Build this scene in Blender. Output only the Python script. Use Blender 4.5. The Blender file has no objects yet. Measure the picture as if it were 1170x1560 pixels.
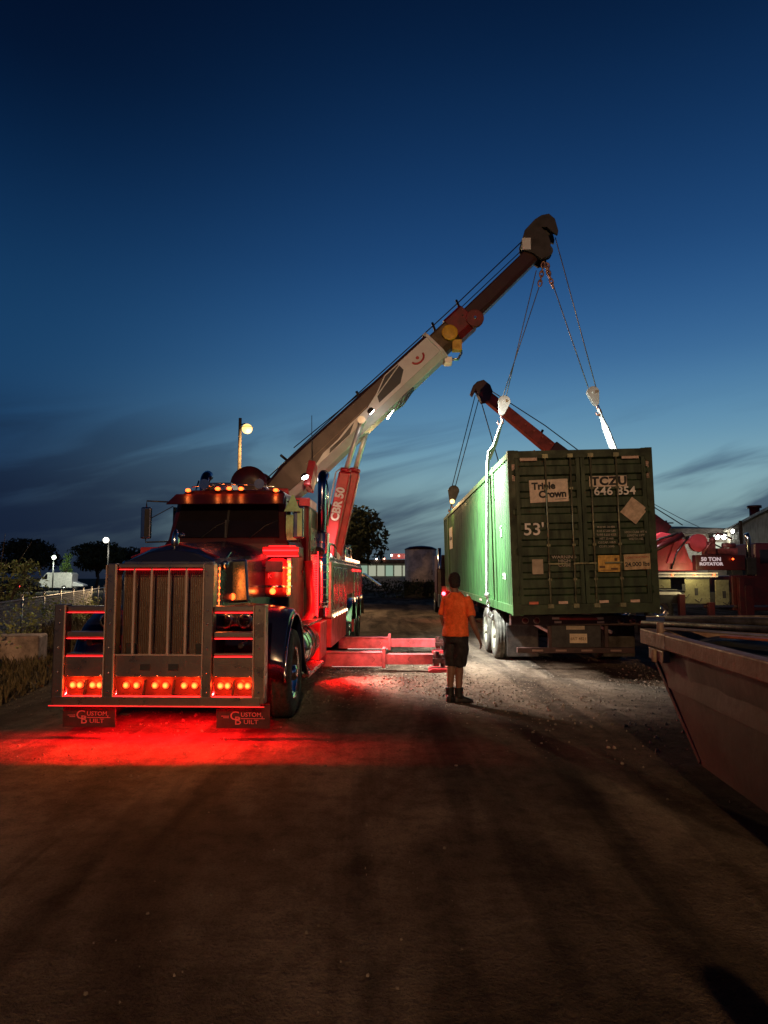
import bpy, bmesh, math, random
from mathutils import Vector, Matrix
R = math.radians
sc = bpy.context.scene
C = sc.collection
random.seed(7)

def lin(r, g, b):
    f = lambda c: (c/255/12.92) if c/255 <= 0.04045 else ((c/255+0.055)/1.055)**2.4
    return (f(r), f(g), f(b), 1)

# ------------------------------------------------------------------ camera
CAM_Z = 1.68
FPX = 1081.0
TH = math.atan(100/FPX)
cam = bpy.data.cameras.new('camera')
cam.sensor_fit = 'VERTICAL'; cam.sensor_height = 36.0; cam.lens = 36.0*FPX/1560
cam.clip_start = 0.05; cam.clip_end = 3000
co = bpy.data.objects.new('camera', cam); C.objects.link(co)
co.location = (0, 0, CAM_Z); co.rotation_euler = (R(90)+TH, 0, 0)
sc.camera = co
def P(px, py, D):
    """world point at depth D (metres north of the camera) seen at a photo pixel"""
    u = (px-585)/FPX; v = (780-py)/FPX; c, s = math.cos(TH), math.sin(TH)
    t = D/(c-v*s)
    return Vector((u*t, D, CAM_Z+(s+v*c)*t))

# ------------------------------------------------------------------ view + world
sc.view_settings.view_transform = 'Standard'; sc.view_settings.look = 'None'
sc.view_settings.exposure = 0.0; sc.view_settings.gamma = 1
sc.cycles.use_denoising = True
sc.cycles.max_bounces = 6; sc.cycles.diffuse_bounces = 3; sc.cycles.glossy_bounces = 4
sc.cycles.sample_clamp_indirect = 4.0
sc.cycles.use_light_tree = True
w = bpy.data.worlds.new('World'); sc.world = w; w.use_nodes = True
nt = w.node_tree; N = nt.nodes; L = nt.links; N.clear()
out = N.new('ShaderNodeOutputWorld'); bg = N.new('ShaderNodeBackground')
L.new(bg.outputs[0], out.inputs[0]); bg.inputs[1].default_value = 1.0
tc = N.new('ShaderNodeTexCoord'); sep = N.new('ShaderNodeSeparateXYZ'); L.new(tc.outputs['Generated'], sep.inputs[0])
def ramp(stops, fac, nodes=N, links=L, interp='B_SPLINE'):
    r = nodes.new('ShaderNodeValToRGB'); r.color_ramp.interpolation = interp
    e = r.color_ramp.elements
    while len(e) < len(stops): e.new(0.5)
    for i, (p, c) in enumerate(stops):
        e[i].position = p; e[i].color = c
    links.new(fac, r.inputs[0]); return r
def math_node(op, a, b=None, nodes=N, links=L):
    m = nodes.new('ShaderNodeMath'); m.operation = op
    for i, v in enumerate((a, b)):
        if v is None: continue
        if isinstance(v, (int, float)): m.inputs[i].default_value = v
        else: links.new(v, m.inputs[i])
    return m.outputs[0]
zed = sep.outputs[2]
bright = ramp([(0.0, lin(58, 66, 78)), (0.05, lin(100, 122, 132)), (0.11, lin(142, 176, 178)), (0.19, lin(98, 148, 178)),
               (0.29, lin(54, 102, 152)), (0.42, lin(27, 68, 118)), (0.58, lin(9, 36, 72)), (0.72, lin(2, 14, 38)), (1.0, lin(2, 6, 22))], zed)
dark = ramp([(0.0, lin(18, 24, 40)), (0.08, lin(24, 36, 60)), (0.16, lin(28, 56, 88)), (0.28, lin(26, 68, 108)),
             (0.44, lin(11, 42, 80)), (0.58, lin(2, 14, 38)), (0.8, lin(1, 7, 26)), (1.0, lin(1, 5, 18))], zed)
az = math_node('ARCTAN2', sep.outputs[0], sep.outputs[1])
azf = N.new('ShaderNodeMapRange'); azf.interpolation_type = 'SMOOTHERSTEP'
L.new(az, azf.inputs[0]); azf.inputs[1].default_value = -0.62; azf.inputs[2].default_value = 0.22
azb = N.new('ShaderNodeMapRange'); azb.interpolation_type = 'SMOOTHERSTEP'
L.new(az, azb.inputs[0]); azb.inputs[1].default_value = 2.0; azb.inputs[2].default_value = 0.35
azm = math_node('MULTIPLY', azf.outputs[0], azb.outputs[0])
mx = N.new('ShaderNodeMix'); mx.data_type = 'RGBA'
L.new(azm, mx.inputs[0]); L.new(dark.outputs[0], mx.inputs[6]); L.new(bright.outputs[0], mx.inputs[7])
# clouds low in the sky
cmb = N.new('ShaderNodeCombineXYZ')
zs = math_node('ADD', zed, 0.10)
L.new(math_node('MULTIPLY', az, 2.0), cmb.inputs[0]); L.new(math_node('MULTIPLY', zed, 11.0), cmb.inputs[1])
skew = math_node('MULTIPLY', az, -2.4)
L.new(math_node('ADD', math_node('MULTIPLY', zed, 11.0), skew), cmb.inputs[1])
nz = N.new('ShaderNodeTexNoise'); nz.inputs['Scale'].default_value = 1.35; nz.inputs['Detail'].default_value = 5; nz.inputs['Roughness'].default_value = 0.52
nz.inputs['Distortion'].default_value = 0.7
L.new(cmb.outputs[0], nz.inputs['Vector'])
nzs = math_node('ADD', nz.outputs[0], math_node('MULTIPLY', math_node('SUBTRACT', 1.0, azm), .10))
cf = ramp([(0.44, (0, 0, 0, 1)), (0.64, (1, 1, 1, 1))], nzs, interp='EASE')
low = ramp([(0.0, (1, 1, 1, 1)), (0.045, (.9, .9, .9, 1)), (0.10, (.85, .85, .85, 1)), (0.17, (.55, .55, .55, 1)), (0.25, (0, 0, 0, 1))], zed, interp='EASE')
cfac = math_node('MULTIPLY', cf.outputs[0], low.outputs[0])
ccol = ramp([(0.0, lin(44, 50, 66)), (0.1, lin(62, 78, 96)), (0.22, lin(50, 84, 122))], zed)
mx2 = N.new('ShaderNodeMix'); mx2.data_type = 'RGBA'
L.new(cfac, mx2.inputs[0]); L.new(mx.outputs[2], mx2.inputs[6])
cd = N.new('ShaderNodeMix'); cd.data_type = 'RGBA'
L.new(azm, cd.inputs[0]); cd.inputs[6].default_value = lin(20, 32, 54); L.new(ccol.outputs[0], cd.inputs[7])
L.new(cd.outputs[2], mx2.inputs[7])
# below the horizon: dark
hb = N.new('ShaderNodeMapRange'); L.new(zed, hb.inputs[0]); hb.inputs[1].default_value = -0.02; hb.inputs[2].default_value = 0.0
mx3 = N.new('ShaderNodeMix'); mx3.data_type = 'RGBA'
L.new(hb.outputs[0], mx3.inputs[0]); mx3.inputs[6].default_value = lin(22, 22, 26); L.new(mx2.outputs[2], mx3.inputs[7])
L.new(mx3.outputs[2], bg.inputs[0])

# ------------------------------------------------------------------ materials
MATS = {}
def mat(name, col, rough=0.6, metal=0.0, var=0.25, scale=6.0, bump=0.0, bscale=40.0, spec=0.5, dirt=None, trans=0.0, streak=False):
    if name in MATS: return MATS[name]
    m = bpy.data.materials.new(name); m.use_nodes = True; MATS[name] = m
    n = m.node_tree.nodes; l = m.node_tree.links
    b = n['Principled BSDF']
    b.inputs['Roughness'].default_value = rough; b.inputs['Metallic'].default_value = metal
    b.inputs['Specular IOR Level'].default_value = spec
    if trans: b.inputs['Transmission Weight'].default_value = trans
    t = n.new('ShaderNodeTexCoord'); vec = t.outputs['Object']
    if streak:
        mp = n.new('ShaderNodeMapping'); mp.inputs['Scale'].default_value = (3, 3, 0.5); l.new(vec, mp.inputs[0]); vec = mp.outputs[0]
    no = n.new('ShaderNodeTexNoise'); no.inputs['Scale'].default_value = scale; no.inputs['Detail'].default_value = 6
    no.inputs['Roughness'].default_value = 0.65
    l.new(vec, no.inputs['Vector'])
    c2 = dirt if dirt else tuple(c*(1-var*1.6) for c in col[:3])
    c1 = tuple(min(1, c*(1+var*0.5)) for c in col[:3])
    r = ramp([(0.34, (*c2, 1)), (0.62, (*c1, 1))], no.outputs[0], n, l, 'LINEAR')
    l.new(r.outputs[0], b.inputs['Base Color'])
    rr = n.new('ShaderNodeMapRange'); l.new(no.outputs[0], rr.inputs[0]); rr.inputs[1].default_value = 0.3; rr.inputs[2].default_value = 0.7
    rr.inputs[3].default_value = min(1, rough*1.35); rr.inputs[4].default_value = rough*0.8
    l.new(rr.outputs[0], b.inputs['Roughness'])
    if bump:
        nb = n.new('ShaderNodeTexNoise'); nb.inputs['Scale'].default_value = bscale; nb.inputs['Detail'].default_value = 5
        l.new(t.outputs['Object'], nb.inputs['Vector'])
        bp = n.new('ShaderNodeBump'); bp.inputs['Strength'].default_value = bump; bp.inputs['Distance'].default_value = 0.02
        l.new(nb.outputs[0], bp.inputs['Height']); l.new(bp.outputs[0], b.inputs['Normal'])
    return m
def emit(name, col, strength=1.0, base=0.1):
    if name in MATS: return MATS[name]
    m = bpy.data.materials.new(name); m.use_nodes = True; MATS[name] = m
    b = m.node_tree.nodes['Principled BSDF']
    b.inputs['Base Color'].default_value = (base, base, base, 1)
    b.inputs['Emission Color'].default_value = (*col[:3], 1); b.inputs['Emission Strength'].default_value = strength
    return m

chrome = mat('chrome', (.62, .58, .54), .16, 1, .12, 3)
steel = mat('polished_steel', (.52, .49, .46), .26, 1, .2, 4, .05, 20)
guardm = mat('brushed_guard', (.46, .36, .29), .30, 1, .2, 5, .06, 60)
darkmetal = mat('dark_metal', (.035, .033, .034), .45, .3, .3, 8, .1)
rubber = mat('rubber', (.022, .021, .021), .82, 0, .35, 20, .25, 60)
bluep = mat('navy_paint', (.012, .016, .05), .22, .1, .15, 3)
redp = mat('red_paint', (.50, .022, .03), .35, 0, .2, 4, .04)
outred = mat('lit_outrigger_red', (.55, .085, .095), .38, 0, .3, 5, .05)  # red paint paled to pink for the lamp light on the beams
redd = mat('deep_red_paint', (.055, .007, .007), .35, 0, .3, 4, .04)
maroon = mat('maroon_boom_paint', (.060, .026, .022), .35, .1, .12, 5, .04)
greyp = mat('light_grey_paint', (.66, .65, .66), .32, .1, .07, 4, .02)
navyd = mat('navy_decal', (.007, .010, .026), .35, 0, .1)
whitep = mat('white_paint', (.72, .70, .66), .5, 0, .15, 5, .04)
glassd = mat('dark_glass', (.012, .010, .012), .08, 0, .1)
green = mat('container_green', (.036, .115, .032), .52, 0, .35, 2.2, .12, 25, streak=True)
greend = mat('shaded_door_green', (.019, .042, .013), .55, 0, .4, 3, .12, 25, streak=True)  # container green darkened for the dim light on the door end
beige = mat('faded_sign', (.55, .42, .30), .6, 0, .25, 9)
signw = mat('sign_white', (.70, .58, .46), .6, 0, .15, 12)
yellowp = mat('yellow_sign', (.60, .36, .08), .6, 0, .25, 14)
yel = mat('yellow_paint', (.65, .36, .02), .45, 0, .2, 8)
ink = mat('black_lettering', (.01, .01, .01), .6)
wlet = mat('white_lettering', (.75, .72, .66), .6, 0, .1)
plet = mat('pink_lettering', (.80, .14, .15), .5, 0, .1)
rust = mat('rusty_dumpster', (.072, .056, .046), .5, .1, .4, 1.3, .3, 7, dirt=(.045, .034, .027))
rustr = mat('red_rim_paint', (.13, .06, .04), .58, .1, .4, 6, .3, 20, dirt=(.14, .06, .04))
galv = mat('galvanised', (.45, .45, .44), .45, .8, .2, 12)
concrete = mat('concrete', (.48, .36, .30), .9, 0, .35, 4, .4, 30)
cladding = mat('metal_cladding', (.34, .31, .25), .5, .2, .2, 2, .05)
roofm = mat('dark_roofing', (.06, .045, .04), .7, 0, .3, 3)
orangev = mat('orange_shirt_cloth', (.95, .15, .028), .8, 0, .2, 14, .5, 30)
blackc = mat('black_cloth', (.016, .013, .014), .85, 0, .3, 14, .5, 30)
skin = mat('skin', (.20, .10, .065), .55, 0, .15, 10, .1, 80)
hairm = mat('dark_hair', (.02, .012, .01), .7, 0, .4, 60, .6, 120)
bootm = mat('boot_leather', (.009, .007, .006), .5, 0, .3, 20, .3, 60)
webm = mat('white_webbing', (.36, .37, .36), .75, 0, .2, 30, .3, 120)
cablem = mat('steel_cable', (.30, .30, .30), .45, .6, .2, 40)
cabled = mat('dark_cable', (.03, .035, .05), .5, .4, .2, 40)
chainm = mat('chain_metal', (.45, .25, .2), .4, .8, .2, 30)
tankm = mat('tank_white', (.80, .66, .58), .55, 0, .25, 2)
bark = mat('bark', (.08, .06, .045), .9, 0, .4, 12, .5, 30)
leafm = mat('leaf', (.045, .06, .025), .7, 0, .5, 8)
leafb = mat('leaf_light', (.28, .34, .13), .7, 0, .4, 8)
grassm = mat('dry_grass', (.17, .13, .06), .85, 0, .5, 6)
e_amber = emit('amber_lamp', (1, .07, .01), 7)
e_amber_hot = emit('amber_signal_lamp', (1, .075, .010), 8)
e_ring = emit('amber_halo_ring', (1, .045, .006), 2.2)  # lamp rim made to glow, standing in for the halo round the lens
e_red = emit('red_led', (1, .012, .016), 4)
e_redd = emit('red_led_dim', (1, .012, .016), 1.6)
e_white = emit('white_work_lamp', (1, .95, .88), 30)
e_warm = emit('warm_lamp', (1, .62, .28), 10)
e_win = emit('lit_window', (.9, .95, .7), .4)

# ------------------------------------------------------------------ mesh builder
class MB:
    def __init__(s): s.bm = bmesh.new(); s.mi = 0
    def _face(s, vs, smooth=False):
        try:
            f = s.bm.faces.new(vs); f.smooth = smooth; f.material_index = s.mi; return f
        except ValueError: return None
    def hexa(s, pts):
        v = [s.bm.verts.new(p) for p in pts]
        for q in ((0, 3, 2, 1), (4, 5, 6, 7), (0, 1, 5, 4), (1, 2, 6, 5), (2, 3, 7, 6), (3, 0, 4, 7)):
            s._face([v[i] for i in q])
        return s
    def box(s, x0, x1, y0, y1, z0, z1):
        return s.hexa([(x0, y0, z0), (x1, y0, z0), (x1, y1, z0), (x0, y1, z0), (x0, y0, z1), (x1, y0, z1), (x1, y1, z1), (x0, y1, z1)])
    def cbox(s, c, size, M=None):
        x, y, z = [d/2 for d in size]; c = Vector(c)
        pts = [Vector(p) for p in ((-x, -y, -z), (x, -y, -z), (x, y, -z), (-x, y, -z), (-x, -y, z), (x, -y, z), (x, y, z), (-x, y, z))]
        if M is not None: pts = [M @ p for p in pts]
        return s.hexa([c+p for p in pts])
    def beam(s, a, b, wid, hei, up=(0, 0, 1), wid2=None, hei2=None):
        a, b = Vector(a), Vector(b); d = (b-a).normalized(); up = Vector(up)
        sd = d.cross(up)
        if sd.length < 1e-5: sd = d.cross(Vector((0, 1, 0)))
        sd.normalize(); u = sd.cross(d).normalized()
        w2 = wid2 or wid; h2 = hei2 or hei
        def q(p, w_, h_): return [p-sd*w_/2-u*h_/2, p+sd*w_/2-u*h_/2, p+sd*w_/2+u*h_/2, p-sd*w_/2+u*h_/2]
        A = q(a, wid, hei); B = q(b, w2, h2)
        v = [s.bm.verts.new(p) for p in A+B]
        for f in ((0, 1, 2, 3), (7, 6, 5, 4), (0, 4, 5, 1), (1, 5, 6, 2), (2, 6, 7, 3), (3, 7, 4, 0)):
            s._face([v[i] for i in f])
        return s
    def cyl(s, a, b, r, r2=None, seg=16, caps=True):
        return s.tube([a, b], [r, r if r2 is None else r2], seg, caps)
    def tube(s, pts, r, seg=8, caps=True, closed=False):
        pts = [Vector(p) for p in pts]; n = len(pts)
        rs = r if isinstance(r, (list, tuple)) else [r]*n
        rings = []; prev = None
        for i, p in enumerate(pts):
            if closed: d = pts[(i+1) % n]-pts[i-1]
            else: d = pts[min(i+1, n-1)]-pts[max(i-1, 0)]
            d.normalize()
            if prev is None:
                a = Vector((0, 0, 1)) if abs(d.z) < .9 else Vector((1, 0, 0))
                x = d.cross(a).normalized()
            else:
                x = (prev - d*prev.dot(d))
                x = x.normalized() if x.length > 1e-6 else d.cross(Vector((0, 0, 1))).normalized()
            prev = x; y = d.cross(x)
            rings.append([s.bm.verts.new(p+(x*math.cos(2*math.pi*k/seg)+y*math.sin(2*math.pi*k/seg))*rs[i]) for k in range(seg)])
        m = n if closed else n-1
        for i in range(m):
            A, B = rings[i], rings[(i+1) % n]
            for k in range(seg): s._face([A[k], A[(k+1) % seg], B[(k+1) % seg], B[k]], True)
        if caps and not closed:
            s._face(list(reversed(rings[0]))); s._face(rings[-1])
        return s
    def lathe(s, prof, origin=(0, 0, 0), axis=(1, 0, 0), seg=28, closed=False):
        """prof: list of (distance along axis, radius)"""
        o = Vector(origin); ax = Vector(axis).normalized()
        a = Vector((0, 0, 1)) if abs(ax.z) < .9 else Vector((0, 1, 0))
        x = ax.cross(a).normalized(); y = ax.cross(x)
        rings = []
        for t, r in prof:
            rings.append([s.bm.verts.new(o+ax*t+(x*math.cos(2*math.pi*k/seg)+y*math.sin(2*math.pi*k/seg))*max(r, 1e-4)) for k in range(seg)])
        m = len(rings) if closed else len(rings)-1
        for i in range(m):
            A, B = rings[i], rings[(i+1) % len(rings)]
            for k in range(seg): s._face([A[k], A[(k+1) % seg], B[(k+1) % seg], B[k]], True)
        if not closed:
            s._face(list(reversed(rings[0]))); s._face(rings[-1])
        return s
    def sphere(s, c, r, sx=1, sy=1, sz=1, u=14, v=8):
        M = Matrix.Translation(Vector(c)) @ Matrix.Diagonal((sx, sy, sz, 1))
        g = bmesh.ops.create_uvsphere(s.bm, u_segments=u, v_segments=v, radius=r, matrix=M)
        for vv in g['verts']:
            for f in vv.link_faces: f.smooth = True; f.material_index = s.mi
        return s
    def prism(s, poly, axis, a0, a1):
        """poly of 2d points extruded along axis 'x','y','z' from a0 to a1"""
        def mk(p, a):
            return {'x': (a, p[0], p[1]), 'y': (p[0], a, p[1]), 'z': (p[0], p[1], a)}[axis]
        A = [s.bm.verts.new(mk(p, a0)) for p in poly]; B = [s.bm.verts.new(mk(p, a1)) for p in poly]
        n = len(poly)
        s._face(A); s._face(list(reversed(B)))
        for i in range(n): s._face([A[i], B[i], B[(i+1) % n], A[(i+1) % n]])
        return s
    def loft(s, rings, cap=True, smooth=True):
        rr = [[s.bm.verts.new(p) for p in r] for r in rings]; n = len(rr[0])
        for A, B in zip(rr, rr[1:]):
            for k in range(n): s._face([A[k], A[(k+1) % n], B[(k+1) % n], B[k]], smooth)
        if cap: s._face(list(reversed(rr[0]))); s._face(rr[-1])
        return s
    def quad(s, a, b, c, d):
        s._face([s.bm.verts.new(p) for p in (a, b, c, d)]); return s
    def build(s, name, m, parent=None, bevel=0.0, M=None, fix=True):
        if fix: bmesh.ops.recalc_face_normals(s.bm, faces=s.bm.faces)
        me = bpy.data.meshes.new(name); s.bm.to_mesh(me); s.bm.free()
        for mm in (m if isinstance(m, (list, tuple)) else [m]): me.materials.append(mm)
        o = bpy.data.objects.new(name, me); C.objects.link(o)
        if parent: o.parent = parent
        if M is not None: o.matrix_local = M
        if bevel:
            b = o.modifiers.new('bevel', 'BEVEL'); b.width = bevel; b.segments = 2; b.limit_method = 'ANGLE'; b.angle_limit = R(40)
            b.harden_normals = False
        return o

def empty(name, loc, rot=(0, 0, 0)):
    o = bpy.data.objects.new(name, None); C.objects.link(o); o.empty_display_size = .2
    o.location = loc; o.rotation_euler = rot; return o
def tag(o, label, cat, group=None, kind=None):
    if label: o['label'] = label
    if cat: o['category'] = cat
    if group: o['group'] = group
    if kind: o['kind'] = kind
    return o
def copy_tree(o, parent=None):
    c = o.copy(); C.objects.link(c)
    if parent: c.parent = parent
    for ch in list(o.children): copy_tree(ch, c)
    return c
def text(name, s, size, m, parent, M, extr=.0015, bold=0.0, sx=1.0, align='CENTER', spacing=1.0):
    cu = bpy.data.curves.new(name, 'FONT'); cu.body = s; cu.size = size; cu.align_x = align; cu.align_y = 'CENTER'
    cu.extrude = extr; cu.offset = bold; cu.space_character = spacing; cu.resolution_u = 3
    t = bpy.data.objects.new(name+'_c', cu); C.objects.link(t)
    dg = bpy.context.evaluated_depsgraph_get(); me = bpy.data.meshes.new_from_object(t.evaluated_get(dg))
    bpy.data.objects.remove(t); bpy.data.curves.remove(cu)
    me.name = name
    me.materials.clear(); me.materials.append(m)
    o = bpy.data.objects.new(name, me); C.objects.link(o); o.parent = parent
    o.matrix_local = M @ Matrix.Diagonal((sx, 1, 1, 1))
    return o
def frame_m(loc, right, up):
    r = Vector(right).normalized(); u = Vector(up).normalized(); n = r.cross(u).normalized(); u = n.cross(r)
    M = Matrix(((r.x, u.x, n.x, loc[0]), (r.y, u.y, n.y, loc[1]), (r.z, u.z, n.z, loc[2]), (0, 0, 0, 1)))
    return M
FRONT = lambda x, y, z: frame_m((x, y, z), (1, 0, 0), (0, 0, 1))     # text facing -y
def light(name, kind, loc, power, col, parent=None, size=0.05, target=None, spot=None, blend=.5, size_y=None):
    d = bpy.data.lights.new(name, kind); d.energy = power; d.color = col[:3]
    if kind == 'AREA':
        d.size = size
        if size_y: d.shape = 'RECTANGLE'; d.size_y = size_y
    else: d.shadow_soft_size = size
    if kind == 'SPOT': d.spot_size = R(spot); d.spot_blend = blend
    o = bpy.data.objects.new(name, d); C.objects.link(o); o.location = loc
    if parent: o.parent = parent
    if target is not None:
        v = Vector(target)-Vector(loc); o.rotation_euler = v.to_track_quat('-Z', 'Y').to_euler()
    return o

def wheel(parent, x, y, r, width, side, name='wheel', rimm=None, twin=False, tm=None):
    """side=+1: outer face towards +x"""
    z = r
    M = Matrix.Translation((x, y, z))
    if side < 0: M = M @ Matrix.Rotation(math.pi, 4, 'Z')
    hub = MB(); hub.lathe([(-width*.3, .09), (width*.42, .10), (width*.5, .085), (width*.56, .05)], axis=(1, 0, 0), seg=16)
    ho = hub.build(name, rimm or chrome, parent, 0, M)
    h = width/2
    t = MB(); t.lathe([(-h, r*.60), (-h, r*.86), (-h*.86, r*.96), (-h*.6, r*.995), (-h*.5, r*.975), (-h*.44, r), (-h*.08, r), (0, r*.972), (h*.08, r), (h*.44, r), (h*.5, r*.975), (h*.6, r*.995), (h*.86, r*.96), (h, r*.86), (h, r*.60), (h*.6, r*.56), (-h*.6, r*.56)], closed=True, seg=40)
    if twin:
        o2 = -width*1.12
        t.lathe([(o2-h, r*.6), (o2-h, r*.88), (o2-h*.8, r*.98), (o2, r), (o2+h*.8, r*.98), (o2+h, r*.88), (o2+h, r*.6)], closed=True, seg=40)
    t.build('tyre', tm or rubber, ho)
    rm = MB(); rm.lathe([(-h*.7, r*.57), (h*.8, r*.60), (h*.95, r*.585), (h*.75, r*.54), (h*.35, r*.46), (h*.25, r*.30), (h*.4, r*.2), (h*.4, .02)], seg=32)
    for k in range(10):
        a = 2*math.pi*k/10; c_, s_ = math.cos(a)*r*.3, math.sin(a)*r*.3
        rm.cyl((h*.3, c_, s_), (h*.55, c_, s_), .014, seg=6)
        c_, s_ = math.cos(a+.3)*r*.44, math.sin(a+.3)*r*.44
    rm.build('rim', rimm or chrome, ho)
    return ho

# ================================================================== SETTING
def ground_material():
    m = bpy.data.materials.new('dirt_yard'); m.use_nodes = True
    n = m.node_tree.nodes; l = m.node_tree.links; b = n['Principled BSDF']
    t = n.new('ShaderNodeTexCoord')
    def noise(sc_, det=6, rough=.6, dist=0.0, vec=None):
        x = n.new('ShaderNodeTexNoise'); x.inputs['Scale'].default_value = sc_; x.inputs['Detail'].default_value = det
        x.inputs['Roughness'].default_value = rough; x.inputs['Distortion'].default_value = dist
        l.new(vec or t.outputs['Object'], x.inputs['Vector']); return x.outputs[0]
    mp = n.new('ShaderNodeMapping'); mp.inputs['Scale'].default_value = (1.0, .33, 1); mp.inputs['Rotation'].default_value = (0, 0, R(-9))
    l.new(t.outputs['Object'], mp.inputs[0])
    a = noise(.55, 5, .6, .8, mp.outputs[0]); bn = noise(4.5, 8, .7); c = noise(60, 4, .7)
    col = ramp([(.36, (.068, .050, .037, 1)), (.48, (.150, .113, .085, 1)), (.62, (.31, .245, .19, 1))], a, n, l)
    col2 = ramp([(.30, (.45, .45, .45, 1)), (.55, (1, 1, 1, 1)), (.72, (1.5, 1.45, 1.4, 1))], bn, n, l)
    col3 = ramp([(.30, (.5, .5, .5, 1)), (.62, (1.25, 1.25, 1.25, 1))], c, n, l)
    m1 = n.new('ShaderNodeMix'); m1.data_type = 'RGBA'; m1.blend_type = 'MULTIPLY'; m1.inputs[0].default_value = 1
    l.new(col.outputs[0], m1.inputs[6]); l.new(col2.outputs[0], m1.inputs[7])
    m2 = n.new('ShaderNodeMix'); m2.data_type = 'RGBA'; m2.blend_type = 'MULTIPLY'; m2.inputs[0].default_value = 1
    l.new(m1.outputs[2], m2.inputs[6]); l.new(col3.outputs[0], m2.inputs[7])
    mt = n.new('ShaderNodeMapping'); mt.inputs['Scale'].default_value = (1.5, .13, 1); mt.inputs['Rotation'].default_value = (0, 0, R(7))
    l.new(t.outputs['Object'], mt.inputs[0])
    trk = ramp([(.38, (.42, .42, .43, 1)), (.50, (1, 1, 1, 1)), (.66, (1.45, 1.4, 1.3, 1))], noise(1.3, 4, .55, .4, mt.outputs[0]), n, l)
    m3 = n.new('ShaderNodeMix'); m3.data_type = 'RGBA'; m3.blend_type = 'MULTIPLY'; m3.inputs[0].default_value = 1
    l.new(m2.outputs[2], m3.inputs[6]); l.new(trk.outputs[0], m3.inputs[7])
    vo = n.new('ShaderNodeTexVoronoi'); vo.inputs['Scale'].default_value = 34; l.new(t.outputs['Object'], vo.inputs['Vector'])
    chip = ramp([(.0, (1.5, 1.45, 1.4, 1)), (.12, (1.4, 1.35, 1.3, 1)), (.2, (1, 1, 1, 1))], vo.outputs['Distance'], n, l, 'LINEAR')
    m4 = n.new('ShaderNodeMix'); m4.data_type = 'RGBA'; m4.blend_type = 'MULTIPLY'
    l.new(ramp([(.45, (0, 0, 0, 1)), (.6, (1, 1, 1, 1))], noise(1.1, 4, .6), n, l).outputs[0], m4.inputs[0])
    l.new(m3.outputs[2], m4.inputs[6]); l.new(chip.outputs[0], m4.inputs[7])
    l.new(m4.outputs[2], b.inputs['Base Color'])
    b.inputs['Roughness'].default_value = .95; b.inputs['Specular IOR Level'].default_value = .08
    hb_ = math_node('ADD', math_node('MULTIPLY', bn, .9, n, l), math_node('MULTIPLY', c, .28, n, l), n, l)
    hb_ = math_node('ADD', hb_, math_node('MULTIPLY', noise(18, 5, .7), .7, n, l), n, l)
    bp = n.new('ShaderNodeBump'); bp.inputs['Strength'].default_value = 1.0; bp.inputs['Distance'].default_value = .11
    l.new(hb_, bp.inputs['Height']); l.new(bp.outputs[0], b.inputs['Normal'])
    return m
g = MB()
# one sheet, finer near the camera so the ruts have real relief
from mathutils import noise as mn
xs = [-900, -300, -120, -60, -30]+[-16+i*.4 for i in range(81)]+[30, 60, 120, 300, 900]
ys = [-300, -80, -30]+[-4+i*.4 for i in range(81)]+[34, 45, 70, 120, 300, 1200]
grid = []
for y in ys:
    row = []
    for x in xs:
        near = 1.0 if (-16 <= x <= 16 and -4 <= y <= 28) else 0.0
        z = near*(mn.noise(Vector((x*.5, y*.18, 0)))*.022+mn.noise(Vector((x*1.7, y*.8, 3)))*.010)
        row.append(g.bm.verts.new((x, y, z)))
    grid.append(row)
for j in range(len(ys)-1):
    for i in range(len(xs)-1):
        g._face([grid[j][i], grid[j][i+1], grid[j+1][i+1], grid[j+1][i]], True)
tag(g.build('ground', ground_material(), fix=False), 'packed dirt and gravel yard', None, kind='structure')
# loose stones
g = MB(); random.seed(3)
def stone(g, x, y, s):
    z = s*.25; v = []
    base = [Vector((math.cos(a)*s*random.uniform(.6, 1), math.sin(a)*s*random.uniform(.6, 1), 0)) for a in (0, 1.2, 2.5, 3.8, 5.1)]
    lo = [g.bm.verts.new((x+b_.x, y+b_.y, -.01)) for b_ in base]
    hi = [g.bm.verts.new((x+b_.x*.6, y+b_.y*.6, z+s*random.uniform(.1, .5))) for b_ in base]
    for k in range(5): g._face([lo[k], lo[(k+1) % 5], hi[(k+1) % 5], hi[k]])
    g._face(hi)
for i in range(5200):
    y = 2.2+random.random()**1.2*18; x = random.uniform(-.62, .62)*y*1.0+random.uniform(-1, 1)
    if mn.noise(Vector((x*.6, y*.4, 9))) < -.05 and random.random() < .8: continue
    if y < 6.5 and random.random() < .8: continue
    stone(g, x, y, random.choice((.004, .005, .006, .008, .011, .016))*(0.7+y*.06))
for i in range(5200):
    x = random.gauss(1.2, 2.6); y = min(17, max(6.5, random.gauss(11.8, 1.9)))
    stone(g, x, y, random.choice((.008, .011, .014, .02, .028)))
tag(g.build('gravel', mat('gravel_stone', (.19, .15, .115), .9, 0, .5, 5, .2)), 'loose gravel scattered over the dirt yard', 'gravel', kind='stuff')

# ================================================================== ROTATOR TOW TRUCK (front left)
T = empty('tow_truck', (-2.35, 7.55, 0), (0, 0, R(-2.2)))
tag(T, 'heavy tow truck facing the camera with a chrome grille guard, amber lamps and red glow', 'tow truck')
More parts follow.
